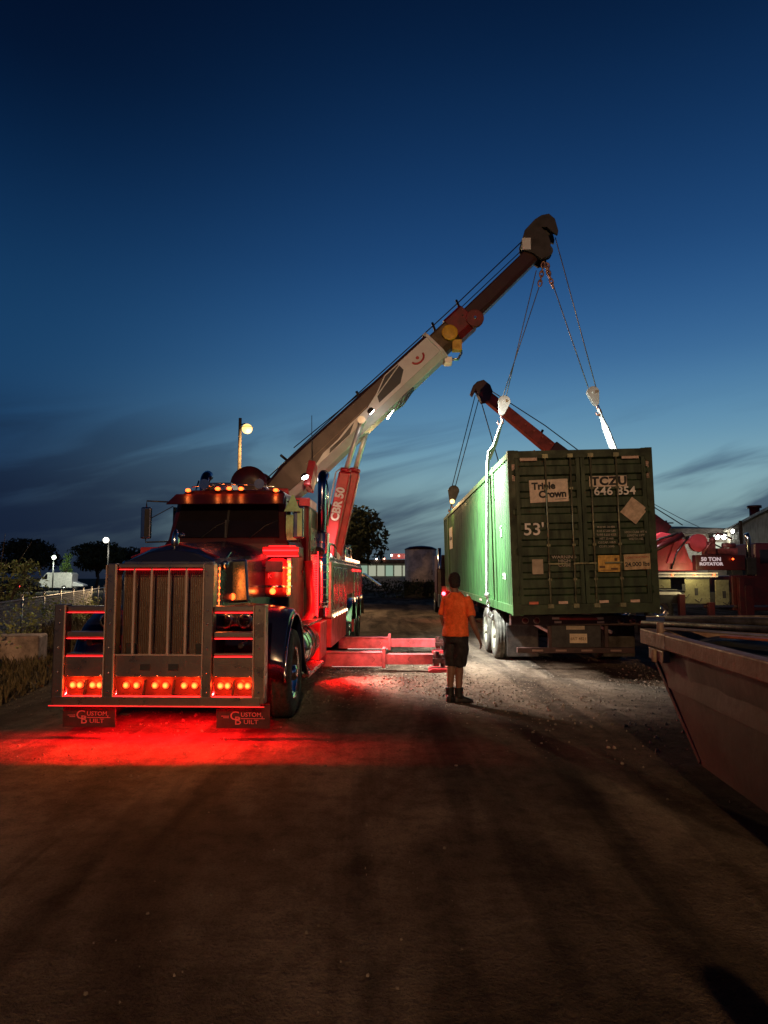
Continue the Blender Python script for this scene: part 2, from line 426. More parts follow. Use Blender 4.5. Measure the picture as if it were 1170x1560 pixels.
# --- grille guard / bumper
g = MB()
for x in (-1.12, 1.12): g.box(x-.065, x+.065, -.06, .10, .375, 1.40)
for x in (-.545, .545): g.box(x-.055, x+.055, -.07, .09, .375, 1.83)
g.box(-.49, .49, -.05, .08, 1.775, 1.83)
for sx in (-1, 1):
    xa, xb = sorted((sx*.605, sx*1.05))
    g.box(xa, xb, -.04, .07, 1.32, 1.385); g.box(xa, xb, -.04, .07, 1.05, 1.115); g.box(xa, xb, -.04, .05, .865, .895)
gg = g.build('grille_guard', guardm, T, .016)
edge = mat('bright_edge', (.62, .46, .38), .35, .4, .15)  # pale colour paints bright highlights along the guard edges and bars
for x, z1 in ((-1.052, 1.40), (-.488, 1.82), (.494, 1.82), (1.058, 1.40), (-.603, 1.82), (1.186, 1.38)):
    g = MB(); g.box(x-.005, x+.005, -.078, -.060, .45, z1-.01); g.build('edge_highlight', edge, gg)
g = MB(); g.box(-.488, .488, -.062, -.050, .872, .884); g.build('edge_highlight', edge, gg); gg.scale = (.945, 1, 1)
g = MB()
for x in (-.293, -.098, .098, .293): g.box(x-.011, x+.011, -.055, -.03, .885, 1.774)
g.build('guard_bar', edge, gg)
g = MB(); g.box(-.488, .488, -.045, .06, .645, .88)
for sx in (-1, 1):
    xa, xb = sorted((sx*.603, sx*1.052)); g.box(xa, xb, -.045, .06, .645, .862)
g.build('lower_panel', guardm, gg, .01)
g = MB()
for x in (-.2, .115): g.box(x, x+.115, -.058, -.047, .715, .785)
g.build('hook_slot', darkmetal, gg, .004)
g = MB()
for x in (-1.12, -.545, .545, 1.12):
    for z in (.50, .70, .95, 1.20, 1.34): g.sphere((x, -.062 if abs(x) > 1 else -.072, z), .012, 1, .6, 1, 8, 5)
for x in (-.46, -.2, .0, .2, .46, -1.02, -.64, .64, 1.02): g.sphere((x, -.047, .665), .010, 1, .6, 1, 8, 5)
g.build('rivet', chrome, gg)
# lamp trays with sloped chrome floors, dividers and lamps
bays = [(-1.05, -.605, 2), (-.488, .488, 3), (.605, 1.05, 2)]
g = MB(); sp = []
for x0, x1, n in bays:
    g.quad((x0, .0, .645), (x1, .0, .645), (x1, .03, .47), (x0, .03, .47))
    g.quad((x0, .03, .47), (x1, .03, .47), (x1, -.05, .435), (x0, -.05, .435))
    wv = (x1-x0)/n
    for k in range(n):
        xa = x0+k*wv
        if k:
            dv = MB(); dv.hexa([(xa-.012, -.04, .44), (xa-.002, -.04, .44), (xa-.002, .02, .44), (xa-.012, .02, .44), (xa+.012, -.04, .615), (xa+.022, -.04, .615), (xa+.022, .02, .615), (xa+.012, .02, .615)]); dv.build('tray_divider', darkmetal, gg)
        for q in (.36, .72): sp.append(xa+wv*q)
g.build('lamp_tray', mat('tray_metal', (.22, .05, .035), .4, .5, .2), gg, fix=False)
for x in sp:
    a = MB(); a.lathe([(-.02, .037), (0, .037), (.006, .032)], (x, -.005, .56), (0, -1, 0), 16); rg = a.build('marker_lamp', e_ring, gg)
    a = MB(); a.sphere((x, -.012, .56), .025, 1, .55, 1); a.build('lens', e_amber_hot, rg)
    light('bumper_glow', 'POINT', (x, -.055, .555), 1.5, (1, .07, .012), rg, .012)
g = MB(); g.box(-1.14, 1.14, -.075, -.04, .36, .45); g.box(-1.2, 1.2, -.085, -.076, .352, .366)
g.build('bumper_lip', guardm, gg, .004)
g = MB()
for x0, x1, n in bays:
    g.box(x0+.01, x1-.01, -.062, -.052, .452, .462)
g.box(-.47, .47, -.052, -.044, 1.762, 1.770)
for sx in (-1, 1):
    xa, xb = sorted((sx*.62, sx*1.04))
    for z in (1.311, 1.041, .857): g.box(xa, xb, -.045, -.036, z, z+.007)
g.build('light_strip', e_red, gg)
g = MB(); g.box(-1.19, 1.19, -.094, -.087, .355, .364); g.build('light_strip', e_redd, gg)
# red glow under the bumper: strip set behind the lip so the lip cuts the beam
a = MB(); a.box(-1.05, 1.05, .168, .19, .452, .46); a.build('underglow_strip', e_redd, gg)
light('underglow', 'AREA', (0, .165, .445), 420, (1, .005, .006), gg, 2.1, (0, -.55, 0), size_y=.012)
light('underglow', 'AREA', (0, .70, .60), 85, (1, .005, .006), gg, 1.5, (0, .6, 0), size_y=.8).data.spread = R(120)
light('amber_row', 'AREA', (0, -.10, .57), 26, (1, .28, .06), gg, 2.0, (0, -2.6, 0), size_y=.03)
# mud flaps with lettering
for x in (-.79, .86):
    a = MB(); a.box(x-.285, x+.285, .13, .142, .10, .352); mf = a.build('mud_flap', mat('red_flap_rubber', (.035, .008, .008), .6), T, .003)
    text('lettering', 'C', .13, plet, mf, FRONT(x-.09, .126, .225), sx=1.15)
    text('lettering', 'B', .12, plet, mf, FRONT(x-.055, .1265, .175), sx=1.1)
    text('lettering', 'USTOM', .062, plet, mf, FRONT(x+.085, .126, .24), sx=1.05)
    text('lettering', 'UILT', .062, plet, mf, FRONT(x+.085, .126, .165), sx=1.25)
    a = MB(); a.box(x-.23, x-.15, .125, .129, .222, .228); a.box(x-.21, x-.15, .125, .129, .206, .212); a.box(x-.02, x+.23, .125, .129, .198, .204); a.box(x+.2, x+.206, .125, .129, .198, .225)
    a.build('emblem_line', plet, mf)
# --- radiator and hood
g = MB(); g.box(-.50, .50, .18, .26, .80, 1.86)
sh = g.build('radiator_shell', steel, T, .02)
g = MB()
for k in range(46): x = -.46+k*.92/45; g.box(x-.004, x+.004, .165, .18, .86, 1.80)
g.build('grille', mat('grille_bronze', (.26, .13, .07), .35, 1, .2), sh)
def hood_ring(y, hw, zt, zc, zb):
    return [(-hw, y, zb), (-hw, y, zt-.05), (-hw+.05, y, zt), (-hw*.5, y, (zt+zc)/2+.03), (-.03, y, zc), (.03, y, zc), (hw*.5, y, (zt+zc)/2+.03), (hw-.05, y, zt), (hw, y, zt-.05), (hw, y, zb)]
g = MB(); g.loft([hood_ring(.24, .525, 1.86, 1.98, 1.1), hood_ring(.42, .535, 1.90, 2.06, 1.1), hood_ring(1.4, .62, 1.95, 2.12, 1.1), hood_ring(2.6, .74, 2.02, 2.20, 1.1)], smooth=False)
hd = g.build('hood', bluep, T, .015)
g = MB(); g.box(-.014, .014, .46, 2.5, 2.07, 2.085)
g.tube([(-.50, .40, 1.905), (-.25, .40, 2.0), (-.03, .40, 2.06), (.03, .40, 2.06), (.25, .40, 2.0), (.50, .40, 1.905)], .009)
g.build('hood_trim', mat('red_trim', (.6, .05, .06), .3, .6), hd)
g = MB(); g.loft([[(math.cos(a)*r*.6, .40+math.sin(a)*r, z) for a in [k*math.pi/4 for k in range(8)]] for z, r in ((1.93, .02), (2.0, .07), (2.1, .075), (2.18, .05), (2.22, .015))])
g.sphere((.065, .42, 2.155), .028); g.tube([(-.05, .40, 2.0), (-.045, .40, 1.93), (0, .38, 1.88), (.045, .40, 1.93), (.05, .40, 2.0)], .012)
g.build('hood_ornament', chrome, hd)
for x in (-.56, .56):
    g = MB(); g.lathe([(-.05, .03), (.03, .045), (.05, .02)], (x, .42, 1.82), (0, 0, 1), 12); g.build('hood_latch', chrome, hd)
# --- fenders
for s in (-1, 1):
    g = MB(); cy, cz = 1.28, .56
    prof = [(cy+(.70+.0)*math.cos(a), cz+.72*math.sin(a)) for a in [math.pi-.0-k*(math.pi-.25)/18 for k in range(19)]]
    prof = [(.56, .72)]+prof+[(2.3, .42), (2.6, .42)]
    xi, xo = .52*s, 1.22*s
    rings = []
    for (y, z) in prof:
        rings.append([(xi, y, z+.10), (xo*.84, y, z+.055), (xo*.97, y, z+.02), (xo, y, z-.035), (xo*.985, y, z-.05), (xo*.95, y, z-.012), (xi, y, z+.03)])
    g.loft(rings)
    fe = g.build('fender', bluep, T)
    g = MB(); g.tube([(xo, y, z-.04) for y, z in prof], .012, 6); g.build('fender_trim', chrome, fe)
    g = MB(); g.box(min(xi, xi+s*.3), max(xi, xi+s*.3), .5, .62, 1.13, 1.34); 
    hb_ = g.build('headlight_bucket', chrome, T, .03)
    for q in (.56, .78):
        g = MB(); g.lathe([(0, .085), (.03, .085), (.035, .07)], (s*q, .49, 1.2), (0, -1, 0), 20); h_ = g.build('headlight', chrome, T)
        g = MB(); g.sphere((s*q, .47, 1.2), .075, 1, .35, 1); g.build('lens', glassd, h_)
# front axle, frame rails, dim machinery seen through the guard
g = MB()
for s in (-1, 1): g.box(s*.38-.05, s*.38+.05, .15, 13.2, .72, .98)
g.box(-.95, .95, 1.2, 1.36, .45, .58)
for x, z, r in ((-.85, .98, .035), (.8, .95, .03), (.9, .7, .05), (-.95, .75, .05)): g.cyl((x, .2, z), (x, .5, z), r)
for z in (.75, 1.0): g.tube([(-1.0, .3, z), (-.6, .22, z+.06), (.6, .22, z+.04), (1.0, .3, z)], .02)
g.build('chassis_frame', darkmetal, T, .01)
wheel(T, 1.075, 1.28, .53, .31, 1); wheel(T, -1.075, 1.28, .53, .31, -1)
# --- hood-side mirror / polished panel
g = MB(); g.cbox((.60, .80, 1.64), (.27, .06, .50), Matrix.Rotation(R(-4), 3, 'Y'))
fm = g.build('hood_mirror', chrome, T, .035)
g = MB(); g.cbox((.60, .765, 1.64), (.235, .012, .455), Matrix.Rotation(R(-4), 3, 'Y')); g.build('mirror_face', mat('mirror_face', (.34, .33, .22), .2, .9, .25, 5), fm, .01)  # green-beige reflection of the lit yard is tinted into the face
g = MB(); g.tube([(.53, .75, 1.36), (.49, .72, 1.45), (.475, .72, 1.7), (.49, .72, 1.9), (.53, .76, 1.98)], .013); g.build('bracket', chrome, fm)
g = MB(); g.sphere((.56, .745, 1.46), .04, 1, .5, 1); g.build('turn_lamp', e_amber, fm)
def lamp_column(x, y, z0, z1, n, s=.027, wdt=.06):
    g = MB(); g.box(x-wdt/2, x+wdt/2, y, y+.02, z0-.05, z1+.05); b_ = g.build('lamp_bracket', steel, T, .006)
    for k in range(n):
        z = z0+(z1-z0)*k/(n-1)
        g = MB(); g.sphere((x, y-.006, z), s, 1, .5, .75); g.build('marker_lamp', e_amber_hot, b_)
    light('lamp_glow', 'AREA', (x, y-.06, (z0+z1)/2), 1.1, (1, .2, .04), b_, .03, (x, y-.06+.5, (z0+z1)/2+.02), size_y=z1-z0)
    light('lamp_glow', 'AREA', (x, y-.06, (z0+z1)/2), .8, (1, .2, .04), b_, .03, (x, y-1, (z0+z1)/2+.02), size_y=z1-z0)
lamp_column(.525, .30, 1.36, 1.78, 7, .018, .03)
# --- cab
def cab_ring(z, hw, y0, y1): return [(-hw, y0, z), (-hw*.8, y0-.06, z), (hw*.8, y0-.06, z), (hw, y0, z), (hw, y1, z), (-hw, y1, z)]
g = MB(); g.loft([cab_ring(1.0, .92, 2.55, 4.0), cab_ring(2.16, .90, 2.60, 4.0), cab_ring(2.22, .86, 2.62, 4.0), cab_ring(2.86, .80, 2.86, 4.0), cab_ring(2.98, .72, 2.98, 3.95)], smooth=False)
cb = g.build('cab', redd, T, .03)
g = MB(); g.hexa([(-.76, 2.545, 2.25), (.76, 2.545, 2.25), (.76, 2.60, 2.25), (-.76, 2.60, 2.25), (-.70, 2.755, 2.80), (.70, 2.755, 2.80), (.70, 2.80, 2.80), (-.70, 2.80, 2.80)])
wsd = g.build('windshield', glassd, cb)
g = MB(); g.box(-.012, .012, 2.53, 2.54, 2.24, 2.5); g.hexa([(-.015, 2.535, 2.25), (.015, 2.535, 2.25), (.015, 2.55, 2.25), (-.015, 2.55, 2.25), (-.015, 2.745, 2.80), (.015, 2.745, 2.80), (.015, 2.76, 2.80), (-.015, 2.76, 2.80)])
for x in (-.35, .35): g.tube([(x, 2.52, 2.24), (x+.2, 2.6, 2.42), (x+.38, 2.64, 2.5)], .007)
g.build('wiper', darkmetal, wsd)
g = MB(); g.hexa([(-.84, 2.42, 2.72), (.84, 2.42, 2.72), (.84, 2.45, 2.715), (-.84, 2.45, 2.715), (-.80, 2.74, 2.90), (.80, 2.74, 2.90), (.80, 2.78, 2.88), (-.80, 2.78, 2.88)])
g.build('sun_visor', redd, cb, .008)
for x, z in ((-.64, 2.97), (-.2, 2.99), (-.03, 2.995), (.145, 2.99), (.66, 2.965)):
    g = MB(); g.sphere((x, 2.85, z-.02), .05, 1, 1.3, .6); h_ = g.build('roof_lamp', chrome, cb)
    g = MB(); g.sphere((x, 2.79, z-.01), .034, 1.15, .8, .8); g.build('lens', e_amber_hot, h_)
    light('roof_glow', 'POINT', (x, 2.70, z+.0), .55, (1, .2, .04), h_, .02)
for x in (-.42, .4):
    g = MB(); g.lathe([(0, .025), (.3, .022), (.5, .03), (.6, .075)], (x, 3.45, 3.06), (0, -1, 0), 14); g.cyl((x, 3.3, 2.95), (x, 3.3, 3.06), .02); g.build('air_horn', chrome, cb)
g = MB(); g.box(-.5, -.05, 3.0, 3.4, 2.99, 3.10); g.tube([(-.62, 2.9, 3.02), (-.3, 2.9, 3.07), (.2, 2.9, 3.05), (.62, 2.9, 3.02)], .012); g.build('roof_rack', chrome, cb, .01)
for s in (-1, 1):
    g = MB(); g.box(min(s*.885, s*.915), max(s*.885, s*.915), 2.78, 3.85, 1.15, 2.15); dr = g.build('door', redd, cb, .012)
    g = MB(); g.box(min(s*.85, s*.875), max(s*.85, s*.875), 2.85, 3.78, 2.24, 2.72); g.build('window', glassd, dr)
    g = MB(); g.box(min(s*.915, s*.93), max(s*.915, s*.93), 3.6, 3.75, 1.75, 1.79); g.build('handle', chrome, dr)
    # west-coast mirrors
    x = s*1.20 if s < 0 else 1.02
    g = MB(); g.box(x-.075, x+.075, 2.63, 2.70, 2.24, 2.70)
    mr = g.build('mirror', chrome, T, .02)
    g = MB(); g.box(x-.012, x+.058, 2.621, 2.629, 2.27, 2.67); g.build('mirror_back', darkmetal if s < 0 else mat('green_reflection_shell', (.34, .55, .28), .4, .2, .3, 6), mr)  # pale green stands in for the container's reflection
    g = MB(); g.tube([(s*.84, 2.75, 2.78), (x, 2.66, 2.79), (x, 2.66, 2.70)], .011); g.tube([(s*.88, 2.7, 2.20), (x, 2.66, 2.19), (x, 2.66, 2.24)], .011); g.tube([(s*.84, 2.75, 2.72), (x, 2.66, 2.5)], .006); g.build('mirror_bracket', darkmetal, mr)
g = MB(); g.hexa([(.83, 2.55, 2.62), (1.06, 2.55, 2.62), (1.06, 2.58, 2.62), (.83, 2.58, 2.62), (.93, 2.60, 2.86), (.96, 2.60, 2.86), (.96, 2.62, 2.86), (.93, 2.62, 2.86)])
g.build('green_lit_panel', MATS['green_reflection_shell'], cb)  # panel coloured with the same green reflected light
g = MB(); g.box(.84, .99, 2.66, 2.7, 2.22, 2.58)
for k in range(4): g.box(.85+k*.036, .862+k*.036, 2.648, 2.66, 2.22, 2.58)
g.build('green_lit_panel', MATS['green_reflection_shell'], cb)
# cowl ledge with LED strips, air cleaner, cowl panel
g = MB(); g.box(.60, 1.10, 2.20, 2.55, 1.96, 2.10); g.box(-1.10, -.60, 2.20, 2.55, 1.96, 2.10); g.build('cowl_ledge', redp, T, .015)
for s in (-1, 1):
    g = MB(); g.lathe([(0, .12), (.06, .2), (.42, .2), (.48, .15), (.52, .08)], (s*.82, 2.16, 1.42), (0, 0, 1), 26)
    ac = g.build('air_cleaner', redp if s > 0 else chrome, T)  # right canister coloured red for the red light it reflects
    g = MB(); g.lathe([(0, .207), (.03, .207)], (s*.82, 2.16, 1.55), (0, 0, 1), 26); g.build('band', chrome, ac); g = MB(); g.lathe([(0, .207), (.03, .207)], (s*.82, 2.16, 1.80), (0, 0, 1), 26); g.build('band', chrome, ac)
g = MB(); g.box(.70, .93, 1.948, 1.955, 1.76, 1.90); g.build('cleaner_badge', darkmetal, ac)
text('lettering', 'K', .09, e_redd, ac, FRONT(.76, 1.94, 1.70)); 
g = MB(); g.sphere((.80, 1.945, 1.50), .042, 1, .5, 1); g.build('turn_lamp', e_amber_hot, ac)
light('lamp_glow', 'POINT', (.80, 1.88, 1.50), .7, (1, .24, .04), ac, .02)
lamp_column(.545, 1.92, 1.47, 1.87, 5); lamp_column(1.0, 2.02, 1.47, 1.89, 6)
g = MB(); g.box(.61, 1.10, 2.18, 2.196, 2.04, 2.06); g.box(.61, 1.10, 2.18, 2.196, 1.965, 1.98); g.box(.62, 1.0, 2.53, 2.545, 2.12, 2.13); g.build('light_strip', e_red, T)
light('led_wash', 'AREA', (.85, 2.05, 2.14), 5, (1, .01, .02), T, .5, (.85, 2.4, 1.4), size_y=.1)
light('led_wash', 'AREA', (.8, 1.55, 1.95), 3.5, (1, .02, .03), T, .4, (.8, 2.1, 1.5), size_y=.1)
# --- sleeper with LED edge strips
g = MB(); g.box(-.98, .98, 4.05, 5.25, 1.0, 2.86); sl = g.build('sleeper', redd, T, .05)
g = MB(); g.box(.99, 1.0, 4.1, 5.2, 1.9, 2.5); g.box(-.6, .6, 4.2, 5.0, 2.861, 2.9); g.build('side_panel', steel, sl, .01)
g = MB()
for zi in range(26):
    z = 1.10+zi*.037
    g.box(1.03, 1.13, 3.99, 4.01, z, z+.020)
g.box(1.12, 1.135, 3.99, 4.015, 1.05, 2.1)
for zi in range(26):
    z = 1.0+zi*.04
    g.box(1.03, 1.12, 5.29, 5.31, z, z+.026)
g.box(.99, 1.003, 4.1, 5.25, 1.04, 1.055)
g.build('light_strip', e_red, sl)
light('led_wash', 'AREA', (1.35, 3.8, 1.5), 14, (1, .01, .02), T, .2, (1.0, 4.6, 1.0), size_y=1.0)
light('led_wash', 'AREA', (1.32, 3.2, 2.5), 4, (1, .01, .02), T, .2, (.95, 4.2, 2.2), size_y=.6)
# exhaust stacks
for s in (-1, 1):
    g = MB(); pts = [(s*1.06, 5.0, 1.0), (s*1.06, 5.0, 3.25)]+[(s*1.06, 5.0+.28*(1-math.cos(a)), 3.25+.28*math.sin(a)) for a in (R(20), R(40), R(60), R(80))]
    g.tube(pts, [.075, .075, .08, .09, .095, .10], 18)
    st = g.build('exhaust_stack', mat('smoked_chrome', (.16, .17, .26), .14, 1, .1), T)
    g = MB(); g.lathe([(0, .12), (.05, .13), (1.3, .13), (1.35, .10)], (s*1.06, 5.0, 1.15), (0, 0, 1), 22)
    for k in range(9): g.lathe([(0, .135), (.02, .135)], (s*1.06, 5.0, 1.25+k*.13), (0, 0, 1), 22)
    g.build('heat_shield', chrome, st)
    g = MB(); g.tube([(s*1.16, 4.9, 2.1), (s*1.18, 4.9, 3.2), (s*1.14, 4.95, 3.4)], .015); g.build('guard_rod', chrome, st)
g = MB(); g.tube([(.98, 3.95, 1.95), (1.04, 3.95, 1.35), (1.04, 3.9, 1.12), (.98, 3.7, .98), (.86, 3.4, .95)], .07, 14); g.build('intake_pipe', redp, T)
g = MB(); g.sphere((1.02, 4.75, 2.12), .13, 1, 1, .7); g.sphere((1.12, 4.55, 2.1), .05); g.build('rear_light_pod', darkmetal, T)
# --- fuel tanks, steps
for s in (-1, 1):
    g = MB(); g.lathe([(0, .27), (.03, .31), (1.45, .31), (1.48, .27)], (s*.86, 2.55, .66), (0, 1, 0), 30); tk = g.build('fuel_tank', chrome, T)
    g = MB()
    for y in (2.85, 3.2, 3.55): g.lathe([(0, .318), (.05, .318)], (s*.86, y, .66), (0, 1, 0), 30)
    g.build('tank_strap', darkmetal, tk)
    g = MB(); g.box(min(s*.85, s*1.22), max(s*.85, s*1.22), 2.5, 4.1, .30, .35); g.box(min(s*1.0, s*1.2), max(s*1.0, s*1.2), 2.6, 4.0, 1.0, 1.03); g.build('step', steel, T, .008)
    g = MB(); g.box(min(s*.7, s*1.16), max(s*.7, s*1.16), 4.12, 5.0, .35, .95); g.build('battery_box', redp, T, .02)
light('led_wash', 'AREA', (1.26, 4.4, .55), 90, (1, .005, .006), T, 1.0, (1.7, 4.1, 0), size_y=.15).data.spread = R(100)
light('led_wash', 'AREA', (.9, 7.0, .32), 22, (1, .005, .008), T, 1.0, (1.3, 7.0, 0), size_y=.3)
# --- body boxes
g = MB(); g.box(-1.2, 1.2, 5.45, 8.4, .95, 1.98); g.box(-1.2, 1.2, 10.15, 13.3, 1.15, 1.98); g.box(-1.2, 1.2, 8.4, 10.15, 1.3, 1.98)
bd = g.build('body', mat('body_steel', (.42, .35, .29), .30, .9, .35, 5, .15, 6), T, .02)
g = MB(); g.box(-1.16, 1.16, 5.45, 13.3, 1.985, 2.06); g.build('deck', steel, bd, .01)
for y0, y1 in ((5.55, 6.35), (6.45, 7.3), (7.4, 8.3), (10.3, 11.2), (11.4, 12.5)):
    g = MB(); g.box(1.203, 1.218, y0, y1, 1.08, 1.88); dd = g.build('locker_door', steel, bd, .01)
    g = MB(); g.box(1.22, 1.235, y0+.06, y0+.09, 1.4, 1.55); g.build('handle', chrome, dd)
g = MB(); g.box(-1.19, 1.19, 5.5, 8.35, .42, .94); g.build('skirt', redp, T, .015)
for k in range(6):
    y = 5.65+k*.5; g = MB(); g.sphere((1.225, y, .985), .032, .6, 1, 1); g.build('marker_lamp', emit('clear_marker_lamp', (1, .55, .3), 6), bd)
g = MB()
for k in range(14): g.box(1.15, 1.19, 8.6+k*.28, 8.78+k*.28, 2.08, 2.13)
g.build('deck_lamp_row', emit('deck_lamp', (1, .42, .22), 9), bd)
for k in range(8):
    g = MB(); g.sphere((1.2, 9.9+k*.35, 1.86), .035); g.build('marker_lamp', e_red, bd)
g = MB(); g.tube([(1.12, 5.6, 2.05), (1.12, 5.6, 2.3), (1.12, 6.4, 2.32), (1.12, 6.7, 2.22), (1.12, 6.75, 2.06)], .03); g.tube([(1.1, 9, 2.05), (1.1, 9, 2.4), (1.1, 10.6, 2.4), (1.1, 10.6, 2.05)], .025); g.build('deck_rail', chrome, bd)
g = MB(); g.box(.3, 1.1, 9.2, 9.8, 2.065, 2.4); g.box(.5, 1.0, 10.4, 11.3, 2.065, 2.3)
for k in range(6): g.sphere((.6+k*.1, 9.1+k*.2, 2.45), .05)
g.build('chain_locker', steel, bd, .02)
# rear wheels and fenders
for y in (9.6, 11.1, 12.55):
    for s in (-1, 1):
        wheel(T, s*1.04, y, .52, .27, s, twin=True)
        g = MB(); pr = [(y+.66*math.cos(a), .54+.66*math.sin(a)) for a in [R(168-k*156/16) for k in range(17)]]
        g.loft([[(s*.72, a, b), (s*1.26, a, b), (s*1.265, a, b-.05), (s*1.25, a, b-.04), (s*1.245, a, b-.018), (s*.72, a, b-.018)] for a, b in pr]); fe = g.build('rear_fender', chrome, T)
g = MB(); g.box(1.0, 1.20, 10.29, 10.40, .35, 1.12); g.box(-1.2, -1.0, 10.29, 10.40, .35, 1.12); g.build('spacer_panel', redp, T)
g = MB()
for z in (1.10, 1.16): g.sphere((1.21, 10.34, z), .03)
g.build('marker_lamp', MATS['clear_marker_lamp'], T)
g = MB(); g.hexa([(1.0, 13.1, 1.75), (1.3, 13.1, 1.72), (1.3, 13.4, 1.72), (1.0, 13.4, 1.75), (1.0, 13.1, 1.8), (1.3, 13.1, 1.77), (1.3, 13.4, 1.77), (1.0, 13.4, 1.8)])
g.beam((1.25, 13.2, 1.8), (1.75, 13.1, 1.45), .25, .04); g.build('tail_wing', steel, T)
# --- outriggers (extended on the camera-right side) and jacks
for (y, xe, hz) in ((5.55, 3.20, .30), (8.75, 3.35, .30)):
    g = MB(); g.box(1.0, 2.15, y-.12, y+.12, .10, .34); g.box(1.0, 2.15, y-.15, y+.15, .095, .115); g.box(1.0, 2.15, y-.15, y+.15, .328, .348); g.box(2.11, 2.17, y-.16, y+.16, .07, .42)
    og = g.build('outrigger', outred, T, .008)
    g = MB(); g.box(2.17, xe-.18, y-.09, y+.09, .13, .31); g.build('extension_beam', outred, og, .006)
    g = MB()
    for x0, d in ((1.93, 1), (2.62, -1)):
        for dz in (-1, 1): g.beam((x0, y-(.126 if x0 < 2 else .096), .22+dz*.05), (x0+d*.05, y-(.126 if x0 < 2 else .096), .22), .006, .012, (0, 1, 0))
    g.build('chevron_mark', plet if y > 6 else mat('dark_chevron', (.12, .01, .01), .5), og)
    g = MB(); g.cyl((xe-.12, y-.05, .10), (xe-.12, y-.05, .36), .055); g.cyl((xe, y+.05, .08), (xe, y+.05, .30), .045); g.box(xe-.19, xe+.06, y-.13, y+.13, .16, .24)
    for q in (-.09, .09): g.cyl((xe-.06, y+q-.02, .26), (xe-.06, y+q+.02, .26), .045)
    g.build('jack', mat('greasy_steel', (.14, .06, .055), .35, .8, .4, 20), og, .006)
    g = MB(); g.prism([(xe-.26, .0), (xe+.30, .0), (xe+.30, .03), (xe+.10, .07), (xe-.2, .07), (xe-.26, .04)], 'y', y-.2, y+.2); g.build('foot_plate', redp, og, .006)
    g = MB(); g.box(1.2, 2.1, y-.06, y+.06, .083, .093); g.build('light_strip', emit('outrigger_lamp', (1, .8, .7), 3), og)
    light('outrigger_light', 'AREA', (2.1, y-.5, .55), 5, (1, .62, .52), og, .8, (2.1, y-.1, .1), size_y=.03)
for y in (5.55, 8.75):
    g = MB(); g.box(-1.5, -1.0, y-.12, y+.12, .3, .55); g.cyl((-1.45, y, .06), (-1.45, y, .9), .06); g.box(-1.6, -1.3, y-.15, y+.15, 0, .05); g.build('outrigger', redp, T, .008)

# --- turret and boom (slewed to the right); coordinates worked out in truck space
Tm = Matrix.Translation(T.location) @ Matrix.Rotation(R(-2.2), 4, 'Z'); Ti = Tm.inverted()
def TL(px, py, D): return Ti @ P(px, py, D)
g = MB(); g.lathe([(0, .62), (.12, .62), (.14, .52), (.30, .5)], (0, 6.85, 2.06), (0, 0, 1), 32)
g.box(-.65, .65, 6.35, 7.35, 2.36, 3.25); g.box(-.95, .2, 6.45, 7.25, 2.9, 3.45)
tu = g.build('turret', redp, T, .03)
g = MB(); g.lathe([(-.42, .10), (-.42, .36), (-.38, .36), (-.38, .24), (.38, .24), (.38, .36), (.42, .36), (.42, .10)], (TL(386, 742, 14.1)), (0, 1, 0), 30); g.build('winch_drum', redd, tu)
b0, b1 = TL(446, 733, 14.45), TL(661, 533, 14.68); dB = (b1-b0).normalized()
up = Vector((-dB.z, 0, dB.x)); up = (up-dB*up.dot(dB)).normalized(); sdB = dB.cross(up).normalized()
if sdB.y > 0: sdB = -sdB      # towards the camera
def section(cn, wd, ht, ch=.28):
    h, w_ = ht/2, wd/2; k = ch*w_
    return [cn+sdB*a+up*b for a, b in ((-w_, -h*.55), (-w_+k, -h), (w_-k, -h), (w_, -h*.55), (w_, h*.8), (w_-k*.6, h), (-w_+k*.6, h), (-w_, h*.8))]
g = MB(); a_ = b0-dB*.75
g.loft([section(a_, .62, .46), section(b0, .66, .68), section(b1, .56, .62)], smooth=False)
bm_ = g.build('boom', [maroon, greyp], T, .01)
for p_ in bm_.data.polygons:
    if p_.normal.dot(up) < -.15 and p_.normal.dot(dB) < .5: p_.material_index = 1
# light-coloured lower flank panels and navy decals, slightly proud of the near side
Lb = (b1-b0).length
def flank(name, pts, m, off):
    """pts: (fraction along, height in half-heights)"""
    g = MB(); v0 = []; v1 = []
    for f_, hh in pts:
        cn = b0.lerp(b1, f_); hw = (.66+(.56-.66)*f_)/2; h2 = (.68+(.62-.68)*f_)/2
        v0.append(cn+up*(hh*h2)+sdB*(hw+off)); v1.append(cn+up*(hh*h2)+sdB*(hw+.0005))
    A = [g.bm.verts.new(p) for p in v0]; B = [g.bm.verts.new(p) for p in v1]
    g._face(A); g._face(list(reversed(B)))
    for i in range(len(A)): g._face([A[i], B[i], B[(i+1) % len(A)], A[(i+1) % len(A)]])
    return g.build(name, m, bm_)
flank('side_stripe', [(.10, -.54), (.995, -.54), (.995, .78), (.70, .78), (.60, .25), (.52, -.02), (.40, -.02), (.30, -.22), (.20, -.22)], greyp, .003)
flank('side_stripe', [(.22, -.50), (.36, -.50), (.42, -.12), (.31, -.30), (.24, -.30)], navyd, .005)
flank('side_stripe', [(.58, -.30), (.73, -.30), (.79, .20), (.79, .72), (.70, .72), (.60, .16)], navyd, .005)
flank('side_stripe', [(.57, .02), (.79, .60), (.79, .67), (.57, .09)], whitep, .008)
flank('side_stripe', [(.10, -.02), (.52, .04), (.52, .08), (.10, .02)], mat('bronze_pinstripe', (.3, .18, .12), .4), .004)
g = MB()
cn = b0.lerp(b1, .885)+sdB*(.29+.008)+up*.05
ptsa = [cn+dB*(.15*math.cos(t))+up*(.11*math.sin(t)) for t in [R(180+k*180/10) for k in range(11)]]
